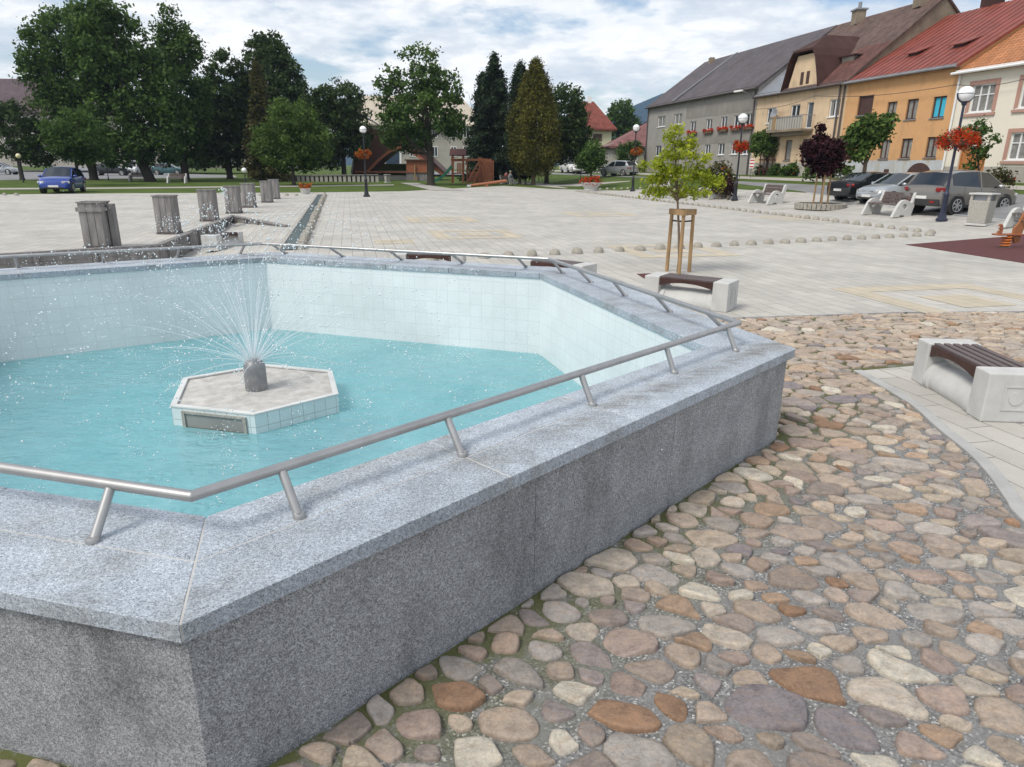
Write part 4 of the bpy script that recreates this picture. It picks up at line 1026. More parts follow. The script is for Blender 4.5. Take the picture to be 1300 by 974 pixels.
# ------------------------------------------------------------------ bushes
def bush(label, u, v, Y, blobs, mat, leaf=.1, dens=1.2, cat='bush', name='bush', crad=.3, per=22, flowers=None):
    g = atY(u, v, Y); g = Vector((g.x, Y, terr(g.x, Y))); root = empty(name, g, 0, label, cat, 'shrubs'); k = ppm(Y); cl = []
    for (a, b, ru, rv) in blobs:
        c = atY(a, b, Y); cl += blob_clumps(c, (ru / k, ru / k, rv / k), max(10, int(dens * 2.2 * ((ru / k) ** 2 + 2 * ru * rv / k / k) / crad ** 2)))
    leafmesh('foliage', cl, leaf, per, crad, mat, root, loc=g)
    if flowers: leafmesh('flowers', [c for c in cl if rnd.random() < .35], leaf * .7, max(3, per // 3), crad * 1.15, flowers, root, loc=g)
    mb = MB()
    for q in range(6):
        c = rnd.choice(cl); mb.tube([(rnd.uniform(-.1, .1), rnd.uniform(-.1, .1), -.05), Vector(c[:3]) - g], [.03, .008], 5)
    mb.build('stem', M['bark_light'], root)
    return root
bush('red-leaved bush beside the concrete bin near the middle lamp', 916, 244, 42, [(914, 216, 13, 10), (925, 232, 10, 14), (906, 226, 9, 12), (918, 240, 14, 6)], M['lf_larch'], .09, 1.2, flowers=M['fl_orange'])
bush('dark low shrub at the foot of the red-leaved bush', 926, 242, 41, [(927, 236, 7, 8)], M['lf_maple'], .08)
Yh = 55
bush('grey-green flowering shrub under the cream house balcony', 1004, 223, Yh, [(1004, 217, 12, 8), (1012, 214, 8, 7)], M['lf_mid'], .12, flowers=M['fl_orange'])
bush('small green shrub between the trellis and the balcony', 985, 223, 57, [(985, 217, 8, 7)], M['lf_mid'], .12)
bush('low green shrub at the corner of the grey house', 964, 223, 59, [(963, 218, 7, 6)], M['lf_mid'], .12, flowers=M['fl_orange'])
bush('round green shrub behind the purple maple stakes', 1070, 224, 47, [(1066, 216, 12, 8), (1028, 220, 7, 6)], M['lf_young'], .12)
bush('straggly reddish shrub behind the parked grey car by the off-white house', 1268, 238, 33, [(1266, 222, 12, 8), (1280, 226, 8, 8)], M['lf_larch'], .08, .7, flowers=M['fl_red'])
bush('pale blossoming shrub behind the small street tree', 736, 216, 92, [(742, 192, 16, 12), (735, 199, 10, 10)], M['lf_silver'], .2, crad=.5)
bush('dark clipped bush at the foot of the golden thuja', 667, 228, 72, [(668, 217, 11, 10)], M['lf_spruce'], .13, 1.5)
bush('low hedge patch at the far left behind the cars', 240, 214, 118, [(232, 205, 26, 6), (262, 204, 22, 7)], M['lf_mid'], .3, crad=.7)
bush('low green bushes along the foot of the old red-roofed house', 805, 214, 96, [(796, 210, 9, 5), (812, 212, 8, 5)], M['lf_young'], .2, crad=.5)
bush('low cream flowers and green cover under the lime-green tree at the plaza edge', 858, 248, 44, [(848, 244, 12, 4), (866, 246, 10, 3), (838, 243, 6, 5)], M['lf_lime'], .07, 1., crad=.24)

# ------------------------------------------------------------------ street lamps and flower baskets
def lamp(u, v, vtop, label, mat='black', small=False, globe='globe', topu=None, gd=.42, group='lamp posts'):
    g = G(u, v); ztop = atY(u, vtop, g.y).z - g.z
    r = empty('street_lamp', g, 0, label, 'street lamp', group); Rg = gd / 2
    if not small:
        mb = MB(); mb.lathe([(.2, 0), (.2, .09), (.155, .13), (.135, .2), (.115, .3)], 8); mb.build('base', M[mat], r)
        mb = MB(); mb.lathe([(.1, .28), (.088, .9), (.105, .93), (.105, .98), (.075, 1.02), (.06, 1.2)], 16); mb.build('lower_shaft', M[mat], r, smooth=True)
        mb = MB(); mb.lathe([(.052, 1.18), (.042, ztop - 2 * Rg - .12), (.075, ztop - 2 * Rg - .1), (.11, ztop - 2 * Rg + .03), (.09, ztop - 2 * Rg + .06)], 14); mb.build('pole', M[mat], r, smooth=True)
    else:
        mb = MB(); mb.lathe([(.07, 0), (.05, .3), (.035, .5), (.03, ztop - 2 * Rg), (.06, ztop - 2 * Rg + .02)], 10); mb.build('pole', M[mat], r, smooth=True)
    mb = MB(); mb.sphere((0, 0, ztop - Rg), Rg, 24, 16); mb.build('globe', M[globe], r, smooth=True)
    if not small:
        mb = MB()
        for sgn in (-1, 1):
            mb.tube([(sgn * math.cos(t) * (Rg + .035), 0, ztop - Rg - math.sin(t) * (Rg + .02)) for t in np.linspace(-.1, 1.35, 9)], .024, 6)
        mb.tube([(math.cos(t) * (Rg + .004), math.sin(t) * (Rg + .004), ztop - Rg + .01) for t in np.linspace(0, 6.283, 25)], .009, 6)
        mb.build('globe_bracket', M[mat], r)
    return g, ztop
def basket(g, u, v, ru, rv, label, flower='fl_red'):
    c = atY(u, v, g.y - .02); k = ppm(g.y); rx, rz = ru / k, rv / k; c.x = g.x + (c.x - g.x)
    r = empty('flower_basket', c, 0, label, 'flower basket', 'flower baskets on lamp posts')
    mb = MB(); mb.lathe([(.06, -.3 * rz), (rx * .45, -.2 * rz), (rx * .55, .15 * rz), (rx * .5, .2 * rz)], 16); mb.build('basket_bowl', M['wicker'], r)
    mb = MB(); mb.tube([(math.cos(t) * .5 * rx, math.sin(t) * .5 * rx, .15 * rz) for t in np.linspace(0, 6.283, 17)], .02, 6); mb.beam((g.x - c.x, 0, .1 * rz), (0.5 * rx, 0, .1 * rz), .03, .03); mb.build('hanger_ring', M['black'], r)
    cl = [q for q in blob_clumps((0, 0, .1), (rx * .8, rx * .8, rz * .7), 34)]
    leafmesh('leaves', cl, .034, 34, rx * .3, M['lf_mid'], r); leafmesh('flowers', cl, .030, 150, rx * .26, M[flower], r, droop=.3)
g, zt = lamp(1195, 281, 109, 'tall blue-black globe lamp with a red flower basket, nearest, in front of the grey car', 'blueblack', gd=.52); basket(g, 1217, 180, 27, 14, 'large hanging basket of red flowers on the nearest lamp post')
g, zt = lamp(932.5, 255, 144, 'tall black globe lamp with a flower basket before the grey house', gd=.52); basket(g, 939, 188, 13, 8, 'hanging basket of red flowers on the lamp before the grey house')
g, zt = lamp(803, 243, 158, 'tall black globe lamp with a basket left of the lime-green tree', gd=.5); basket(g, 808, 193, 9, 6, 'hanging basket of orange-red flowers on the lamp left of the lime-green tree', 'fl_orange')
g, zt = lamp(465.5, 250, 160, 'tall black globe lamp with a red basket standing alone on the far plaza', gd=.4); basket(g, 462, 197, 11, 6.5, 'hanging basket of bright red flowers on the lone lamp of the far plaza', 'fl_orange')
sm = dict(small=True, gd=.42)
lamp(737, 233, 195, 'slim dark park lamp with a cream globe beside the white flower tub', globe='globe_yellow', **sm)
lamp(684, 229, 195, 'slim park lamp with a cream globe in front of the golden thuja', globe='globe_yellow', **sm)
lamp(624, 229, 197, 'slim park lamp with a white globe beside the playground timber house', **sm)
lamp(648, 226, 197, 'far small park lamp in the shade between spruce and thuja', small=True, gd=.34)
lamp(30, 232, 195, 'park lamp with a cream globe before the dark bushy tree at far left', globe='globe_yellow', **sm)
lamp(138, 229, 195.5, 'park lamp with a cream globe between the first two big trunks', globe='globe_yellow', **sm)
lamp(196, 229, 199, 'park lamp close to the slanting dark trunk', **sm)
lamp(312, 236, 213, 'short garden lamp with a white globe seen through the spray', **sm)

# ------------------------------------------------------------------ flower tubs
p = G(750, 242.5); r = empty('flower_tub', p, 0, 'round pale concrete tub overflowing with red flowers on the plaza edge', 'flower tub'); k = ppm(p.y)
mb = MB(); w = 13 / k; mb.lathe([(w * .7, 0), (w * .75, .08), (w * .62, .14), (w * .98, .55), (w, .62), (w * .9, .64), (w * .86, .5)], 24); mb.build('tub', M['concrete'], r, smooth=True)
for a in (-1.9, -1.3): pass
cl = blob_clumps((0, 0, .72), (w * .95, w * .95, .3), 34, .4); leafmesh('leaves', cl, .06, 16, .25, M['lf_mid'], r); leafmesh('flowers', cl, .055, 40, .26, M['fl_red'], r)
p = G(388, 246.5); r = empty('flower_pot', p, 0, 'small stone pot of orange-red flowers at the end of the channel', 'flower pot'); w = 8 / ppm(p.y)
mb = MB(); mb.lathe([(w * .6, 0), (w * .9, .35), (w * .8, .36)], 16); mb.build('pot', M['concrete'], r, smooth=True)
cl = blob_clumps((0, 0, .5), (w * .95, w * .95, .18), 14, .4); leafmesh('flowers', cl, .055, 30, .18, M['fl_orange'], r); leafmesh('leaves', cl, .05, 10, .2, M['lf_mid'], r)

# ------------------------------------------------------------------ park benches with curled concrete ends
def make_park_bench():
    r = empty('park_bench', (0, 0, 0)); W = 1.5
    outl = [(-.42, 0), (-.14, 0), (-.10, .07), (.06, .07), (.1, 0), (.42, 0), (.36, .1), (.44, .42), (.52, .80), (.47, .86), (.40, .83), (.33, .54), (.26, .50), (.17, .56), (.05, .60), (-.08, .58), (-.18, .50), (-.26, .36), (-.34, .18)]
    hole = [(.04 + .095 * math.cos(t), .36 + .095 * math.sin(t)) for t in np.linspace(0, 2 * math.pi, 16, endpoint=False)]
    for sx in (-1, 1):
        bm = bmesh.new()
        for loop in (outl, hole):
            vs = [bm.verts.new((0, y, z)) for y, z in loop]
            for i in range(len(vs)): bm.edges.new((vs[i], vs[(i + 1) % len(vs)]))
        bmesh.ops.triangle_fill(bm, use_beauty=True, edges=bm.edges[:])
        ex = bmesh.ops.extrude_face_region(bm, geom=bm.faces[:]); vs = [e for e in ex['geom'] if isinstance(e, bmesh.types.BMVert)]
        for v in vs: v.co.x += .12
        bmesh.ops.recalc_face_normals(bm, faces=bm.faces[:])
        me = bpy.data.meshes.new('concrete_end'); bm.to_mesh(me); bm.free(); me.materials.append(M['concrete'])
        o = bpy.data.objects.new('concrete_end', me); COL.objects.link(o); o.parent = r; o.location = (sx * (W / 2) - .06, 0, 0)
        b = o.modifiers.new('Bevel', 'BEVEL'); b.width = .012; b.segments = 2; b.angle_limit = R(50)
    mb = MB()
    for k in range(4): mb.beam((-W / 2 + .06, -.2 + k * .13, .425), (W / 2 - .06, -.2 + k * .13, .425), .11, .04)
    mb.build('seat', M['slat_grey'], r, bevel=.006)
    mb = MB()
    for k in range(3): mb.beam((-W / 2 + .06, .34 + k * .035, .52 + k * .125), (W / 2 - .06, .34 + k * .035, .52 + k * .125), .035, .11)
    mb.build('backrest', M['slat_grey'], r, bevel=.006)
    return r
kb = make_park_bench()
def put_kb(u, v, rz, label, fst=False, s=1.):
    o = kb if fst else copy_tree(kb); o.location = G(u, v); o.rotation_euler = (0, 0, rz); o.scale = (s, s, s); tag(o, label, 'park bench', 'park benches along the street')
fz = math.atan2(-.226, .974) + math.pi / 2
put_kb(1124, 274, -1.34, 'brown slatted park bench with curled white concrete ends in front of the parked cars', True, 1.12)
put_kb(971, 258.5, -1.34, 'park bench with curled concrete ends between the middle lamp and the purple maple', s=1.15)
put_kb(899, 252, -1.34, 'park bench half hidden behind the lime-green tree next to the concrete bin', s=1.1)
put_kb(834, 246, -1.34, 'farthest park bench, left of the lime-green tree by the second lamp', s=1.1)
put_kb(1316, 291, -1.25, 'park bench cut by the right edge of the picture behind the spring rider', s=1.05)
put_kb(225, 232.5, .2, 'dark park bench in the shade beside the slanting trunk', s=1.); put_kb(176, 230.5, .1, 'dark park bench left of the slanting trunk in the park', s=1.)

# ------------------------------------------------------------------ concrete litter bins
def make_bin():
    r = empty('concrete_bin', (0, 0, 0)); mb = MB(); mb.box((0, 0, .035), (.66, .66, .07)); mb.build('base_plate', M['concrete'], r, bevel=.01)
    mb = MB(); mb.box((0, 0, .43), (.54, .54, .72), taper=1.12); mb.build('body', M['concrete_pebble'], r, bevel=.02)
    mb = MB()
    for i in (-1, 1):
        for j in (-1, 1): mb.box((i * .25, j * .25, .88), (.08, .08, .2))
    mb.build('corner_post', M['concrete_pebble'], r, bevel=.008)
    mb = MB(); mb.box((0, 0, .87), (.42, .42, .18)); mb.build('inner_liner', M['zinc'], r)
    mb = MB(); mb.box((0, 0, 1.0), (.68, .68, .055)); mb.build('lid', M['concrete'], r, bevel=.012)
    return r
bn = make_bin(); bn.location = G(1242, 286); bn.rotation_euler = (0, 0, .62); bn.scale = (1.05, 1.05, 1.05); tag(bn, 'square washed-concrete litter bin with a lid in front of the grey car', 'litter bin', 'concrete litter bins')
o = copy_tree(bn); o.location = G(916, 252); o.rotation_euler = (0, 0, .3); tag(o, 'small concrete litter bin beside the red-leaved bush near the middle lamp', 'litter bin', 'concrete litter bins')
o = copy_tree(bn); o.location = G(492, 232); o.scale = (.8, .8, .8); tag(o, 'small grey litter bin in front of the wooden stage', 'litter bin', 'concrete litter bins')

# ------------------------------------------------------------------ spring rider
p = G(1275, 315); r = empty('spring_rider', p, .15, 'brown wooden spring rider on an orange coil standing on the maroon mat', 'spring rider')
mb = MB(); mb.tube([(math.cos(t) * .105, math.sin(t) * .105, .03 + t * .0105) for t in np.linspace(0, 26, 110)], .021, 8); mb.build('spring', M['orange'], r, smooth=True)
mb = MB(); mb.lathe([(.16, 0), (.16, .03)], 16); mb.build('foot_plate', M['gutter'], r)
mb = MB(); mb.box((.02, 0, .335), (.72, .24, .04)); mb.build('seat_board', M['playwood'], r, bevel=.01)
mb = MB(); pr_ = [(.13, .30), (.24, .12), (.36, .14), (.40, .42), (.44, .58), (.56, .72), (.60, .86), (.48, .93), (.34, .9), (.28, .76), (.24, .62), (.14, .5)]
mb.extrude([(x, -.03, z) for x, z in pr_], (0, .06, 0)); mb.build('animal_board', plain('rider_wood', (.30, .12, .045), .5, .2, 8), r, bevel=.008)
mb = MB(); pr_ = [(-.3, .35), (-.18, .35), (-.16, .47), (-.2, .58), (-.27, .6), (-.3, .55), (-.22, .52), (-.3, .48), (-.22, .45), (-.29, .42)]
mb.extrude([(x, -.025, z) for x, z in pr_], (0, .05, 0)); mb.build('backrest', M['playwood'], r, bevel=.006)
mb = MB(); mb.tube([(.3, -.2, .66), (.3, .2, .66)], .018, 8); mb.build('handle', M['gutter'], r)

# ------------------------------------------------------------------ cars
CARS = {
 'suv': dict(L=4.37, W=1.84, wb=2.61, r=.345, st=[(-2.18, .40, .66, .66, .84), (-2.13, .33, .90, .90, .94), (-2.02, .30, 1.03, 1.06, .97), (-1.66, .28, 1.08, 1.54, 1.), (-1.25, .27, 1.06, 1.62, 1.), (-.3, .27, 1.02, 1.645, 1.), (.32, .27, 1.0, 1.60, 1.), (1.22, .27, .98, 1.03, 1.), (1.72, .28, .90, .90, .97), (2.06, .30, .76, .76, .90), (2.18, .36, .58, .58, .78)], bump=True),
 'hatch': dict(L=3.95, W=1.66, wb=2.45, r=.29, st=[(-1.97, .38, .60, .60, .84), (-1.93, .30, .86, .86, .93), (-1.82, .26, .94, .97, .96), (-1.45, .24, .95, 1.36, 1.), (-1.0, .23, .93, 1.43, 1.), (-.25, .23, .90, 1.44, 1.), (.22, .23, .89, 1.40, 1.), (1.02, .23, .88, .92, 1.), (1.5, .24, .80, .80, .97), (1.85, .27, .66, .66, .90), (1.97, .32, .50, .50, .76)], bump=False),
 'sedan': dict(L=4.5, W=1.76, wb=2.62, r=.30, st=[(-2.25, .40, .64, .64, .84), (-2.2, .30, .92, .92, .93), (-2.05, .26, .97, .97, .96), (-1.62, .24, .97, 1.0, .99), (-.95, .23, .93, 1.38, 1.), (-.3, .23, .90, 1.43, 1.), (.2, .23, .89, 1.40, 1.), (1.0, .23, .88, .92, 1.), (1.65, .24, .80, .80, .97), (2.12, .27, .66, .66, .90), (2.25, .32, .50, .50, .76)], bump=False),
 'van': dict(L=4.7, W=1.9, wb=2.9, r=.32, st=[(-2.35, .40, .9, .9, .9), (-2.33, .34, 1.1, 1.12, .97), (-2.27, .3, 1.12, 1.85, 1.), (-1.5, .28, 1.1, 1.93, 1.), (0, .28, 1.08, 1.95, 1.), (.75, .28, 1.05, 1.88, 1.), (1.55, .28, 1.05, 1.1, 1.), (2.0, .3, .95, .95, .97), (2.25, .32, .76, .76, .92), (2.35, .38, .58, .58, .82)], bump=False),
}
def car(kind, loc, hd, mat, label, cat='car', name='parked_car', scale=1., open_back=True):
    d = CARS[kind]; L, W, wb, wr = d['L'], d['W'], d['wb'], d['r']; w0 = W / 2
    r = empty(name, loc, hd, label, cat, 'parked cars'); r.scale = (scale,) * 3
    secs = []
    for (x, zb, zk, zr, ws) in d['st']:
        w = w0 * ws
        if zr - zk > .15: p5 = (w * .95 - (zr - zk) * .26, zr - .05); p6 = (p5[0] - .14, zr); p7 = (0, zr + .025)
        elif zr - zk > .02: p5 = (w * .90, zr - .005); p6 = (w * .72, zr + .012); p7 = (0, zr + .035)
        else: p5 = (w * .90, zk + .02); p6 = (w * .62, zk + .045); p7 = (0, zk + .06)
        half = [(0, zb), (w * .9, zb), (w * .985, zb + .12), (w, .5 * (zb + zk) + .06), (w * .965, zk), p5, p6, p7]
        secs.append([(x, y, z) for y, z in half] + [(x, -y, z) for y, z in half[-2:0:-1]])
    n = len(secs[0]); body = MB(); win = MB(); B = []
    for s in secs: B += s
    bf = []; wf = []
    st = d['st']
    for i in range(len(secs) - 1):
        cabA = st[i][3] - st[i][2] > .15; cabB = st[i + 1][3] - st[i + 1][2] > .15
        for j in range(n):
            f = (i * n + j, i * n + (j + 1) % n, (i + 1) * n + (j + 1) % n, (i + 1) * n + j)
            side = j in (4, n - 5); top = j in (5, 6, n - 7, n - 6)
            g = False
            if cabA and cabB and side: g = True
            if cabA != cabB and (side or top): g = True
            if kind == 'van' and side and i < 4 and cabA: g = False
            if side and cabA != cabB and i < 4 and kind != 'sedan': g = False
            (wf if g else bf).append(f)
    bf += [tuple(range(n))[::-1], tuple(range((len(secs) - 1) * n, len(secs) * n))]
    body.add(B, bf); win.add(B, wf)
    body.build('body', M[mat], r, smooth=True); wo = win.build('windows', M['carglass'], r, smooth=True)
    # pillars
    for sy in (1, -1):
        mb = MB()
        for i in range(len(secs) - 1):
            cabA = st[i][3] - st[i][2] > .15; cabB = st[i + 1][3] - st[i + 1][2] > .15
            if cabA != cabB:
                a, b = secs[i][5], secs[i + 1][5]; mb.tube([(a[0], a[1] * sy, a[2]), (b[0], b[1] * sy, b[2])], .035, 6)
        for xp in ((-.28, .04) if kind != 'van' else ()):
            def at_x(q, k):
                for i in range(len(secs) - 1):
                    if st[i][0] <= q <= st[i + 1][0]:
                        t = (q - st[i][0]) / (st[i + 1][0] - st[i][0]); return Vector(secs[i][k]).lerp(Vector(secs[i + 1][k]), t)
        xp = -.12
        for i in range(len(secs) - 1):
            if st[i][0] <= xp <= st[i + 1][0]:
                t = (xp - st[i][0]) / (st[i + 1][0] - st[i][0]); a = Vector(secs[i][4]).lerp(Vector(secs[i + 1][4]), t); b = Vector(secs[i][5]).lerp(Vector(secs[i + 1][5]), t)
                mb.beam((a.x, (a.y + .004) * sy, a.z), (b.x, (b.y + .004) * sy, b.z), .07, .012, up=(0, 1, 0))
        mb.build('roof_pillar', M[mat], r)
    for sx in (1, -1):
        for sy in (1, -1):
            cx = sx * wb / 2; o = w0 * .99
            mb = MB(); mb.tube([(cx, sy * (o - .2), wr + .02), (cx, sy * (o + .008), wr + .02)], wr + .055, 24); mb.build('wheel_arch', M['plastic'], r)
            mb = MB(); mb.tube([(cx, sy * (o - .18), wr), (cx, sy * (o - .005), wr), (cx, sy * (o + .012), wr), (cx, sy * (o + .02), wr)], [wr, wr, wr * .96, wr * .85], 24)
            wh = mb.build('wheel', M['tyre'], r, smooth=True); mb = MB()
            for k in range(7):
                a = 2 * math.pi * k / 7; mb.beam((cx + math.cos(a) * .05, sy * (o + .024), wr + math.sin(a) * .05), (cx + math.cos(a) * wr * .68, sy * (o + .024), wr + math.sin(a) * wr * .68), .055, .012, up=(0, 1, 0))
            mb.tube([(cx + math.cos(t) * wr * .68, sy * (o + .022), wr + math.sin(t) * wr * .68) for t in np.linspace(0, 6.2832, 25)], .017, 6)
            mb.tube([(cx, sy * (o + .01), wr), (cx, sy * (o + .032), wr)], .055, 10); mb.build('rim', M['rim'], wh)
    zt = st[1][2]; xr, xf = st[1][0], st[-2][0]
    for sy in (1, -1):
        mb = MB(); tl = (.07, .40, .15) if kind in ('suv', 'van') else (.07, .36, .13)
        mb.box((xr + .028, sy * w0 * .855, zt + (.03 if kind in ('suv', 'van') else -.10)), tl, -sy * R(38)); mb.build('tail_light', M['tail'], r, bevel=.028)
        mb = MB(); mb.box((xf - .02, sy * w0 * .76, st[-2][2] - .03), (.10, .42, .13), sy * R(30)); mb.build('headlight', M['head'], r, bevel=.03)
        mb = MB(); mb.sphere((.78, sy * (w0 + .075), st[-4][2] + .07), 1, 12, 8, (.09, .11, .075)); mb.build('mirror', M[mat] if kind != 'suv' else M['rim'], r, smooth=True)
    mb = MB(); x = xr - .05; mb.box((x - .004, 0, .58 if kind != 'suv' else .63), (.02, .52, .11)); x = st[-1][0]; mb.box((x + .006, 0, .42), (.02, .52, .11)); mb.build('number_plate', M['plate'], r)
    mb = MB(); mb.box((st[-1][0] - .03, 0, .33), (.1, W * .62, .1)); mb.box((st[-2][0] + .02, 0, .60), (.12, W * .42, .07))
    if d['bump']:
        mb.box((st[0][0] + .1, 0, .45), (.26, W * .9, .24)); mb.box((0, 0, .31), (wb - .75, W * 1.0, .12))
    else: mb.box((st[0][0] + .03, 0, .36), (.1, W * .7, .1))
    mb.build('bumper', M['plastic'], r, bevel=.03)
    if kind == 'suv':
        mb = MB()
        for y in (-.55, .55): mb.box((st[0][0] - .034, y, .47), (.02, .2, .07))
        mb.build('rear_reflector', M['tail'], r)
    for sy in (1, -1):
        for x in (-.4, .55): mb = MB(); mb.box((x, sy * (w0 * .985), st[-4][2] - .12), (.18, .03, .03)); mb.build('door_handle', M[mat], r, bevel=.008)
    for sy in (1, -1):
        for xp in ((-1.02, -.12, .78) if kind != 'van' else (-.2, .8)):
            for i in range(len(secs) - 1):
                if st[i][0] <= xp <= st[i + 1][0]:
                    t = (xp - st[i][0]) / (st[i + 1][0] - st[i][0]); pl = [Vector(secs[i][k]).lerp(Vector(secs[i + 1][k]), t) for k in (2, 3, 4)]
                    mb = MB(); mb.tube([(p.x, p.y * sy, p.z) for p in pl], .006, 5); mb.build('door_seam', M['plastic'], r)
    return r
hn = math.atan2(.226, .974)
def place_car(kind, px, hd, mat, label, at_x, at_y=0., **k):
    """px: photo pixel of a body point touching the ground, given in car coordinates (at_x, at_y)"""
    g = G(*px); sc = k.get('scale', 1.); c, s = math.cos(hd), math.sin(hd)
    loc = (g.x - (c * at_x - s * at_y) * sc, g.y - (s * at_x + c * at_y) * sc, g.z)
    return car(kind, loc, hd, mat, label, **k)
w1, w2 = G(1212, 272.8), G(1279, 271.8)
hs = math.atan2(w2.y - w1.y, w2.x - w1.x)
hs = hn + .13
place_car('suv', (1212, 272.8), hs, 'car_grey', 'large taupe-grey hatchback parked behind the nearest lamp, rear window towards the square', -1.3, -.9)
place_car('hatch', (1099, 260.5), hn + math.pi + .08, 'car_silver', 'silver hatchback parked nose-out behind the park bench', 1.9, 0, scale=1.0)
place_car('sedan', (1062, 256.5), hn + .05, 'car_black', 'black sedan with a red tail light parked left of the silver hatchback', -2.2, 0, scale=1.0)
hb = math.atan2(-.951, .304)
place_car('hatch', (70, 246), hb, 'car_blue', 'blue hatchback facing the square at the far left edge of the plaza', 1.85, 0, scale=1.04, name='parked_car')
p = atY(785, 223, 78); car('hatch', (p.x, 78, terr(p.x, 78)), math.atan2(.75, -.66), 'car_silver', 'silver grey estate car driving away on the street behind the white flower tub', scale=1.1)
p = atY(739, 216, 92); car('hatch', (p.x, 92, terr(p.x, 92)), math.atan2(-.95, -.25), 'car_white', 'white car facing the square beyond the cream-globed lamp', scale=1.12)
p = atY(725, 214, 98); car('van', (p.x, 98, terr(p.x, 98)), math.atan2(-.95, .2), 'car_white', 'white van parked just left of the white car beyond the thuja', cat='van', name='parked_van')
p = atY(141, 216.5, 98); car('sedan', (p.x, 98, .02), .25, 'car_black', 'dark car on the park street between the first two trunks', scale=1.15)
p = atY(170, 214.5, 106); car('van', (p.x, 106, .02), -1.4, 'car_white', 'white van parked left of the slanting trunk', cat='van', name='parked_van')
p = atY(214, 214, 106); car('hatch', (p.x, 106, .02), .15, 'car_teal', 'teal hatchback parked right of the slanting trunk', scale=1.15)
p = atY(1, 216, 98); car('hatch', (p.x, 98, .02), .1, 'car_silver', 'silver car cut by the left edge behind the dark bushy tree', scale=1.1)

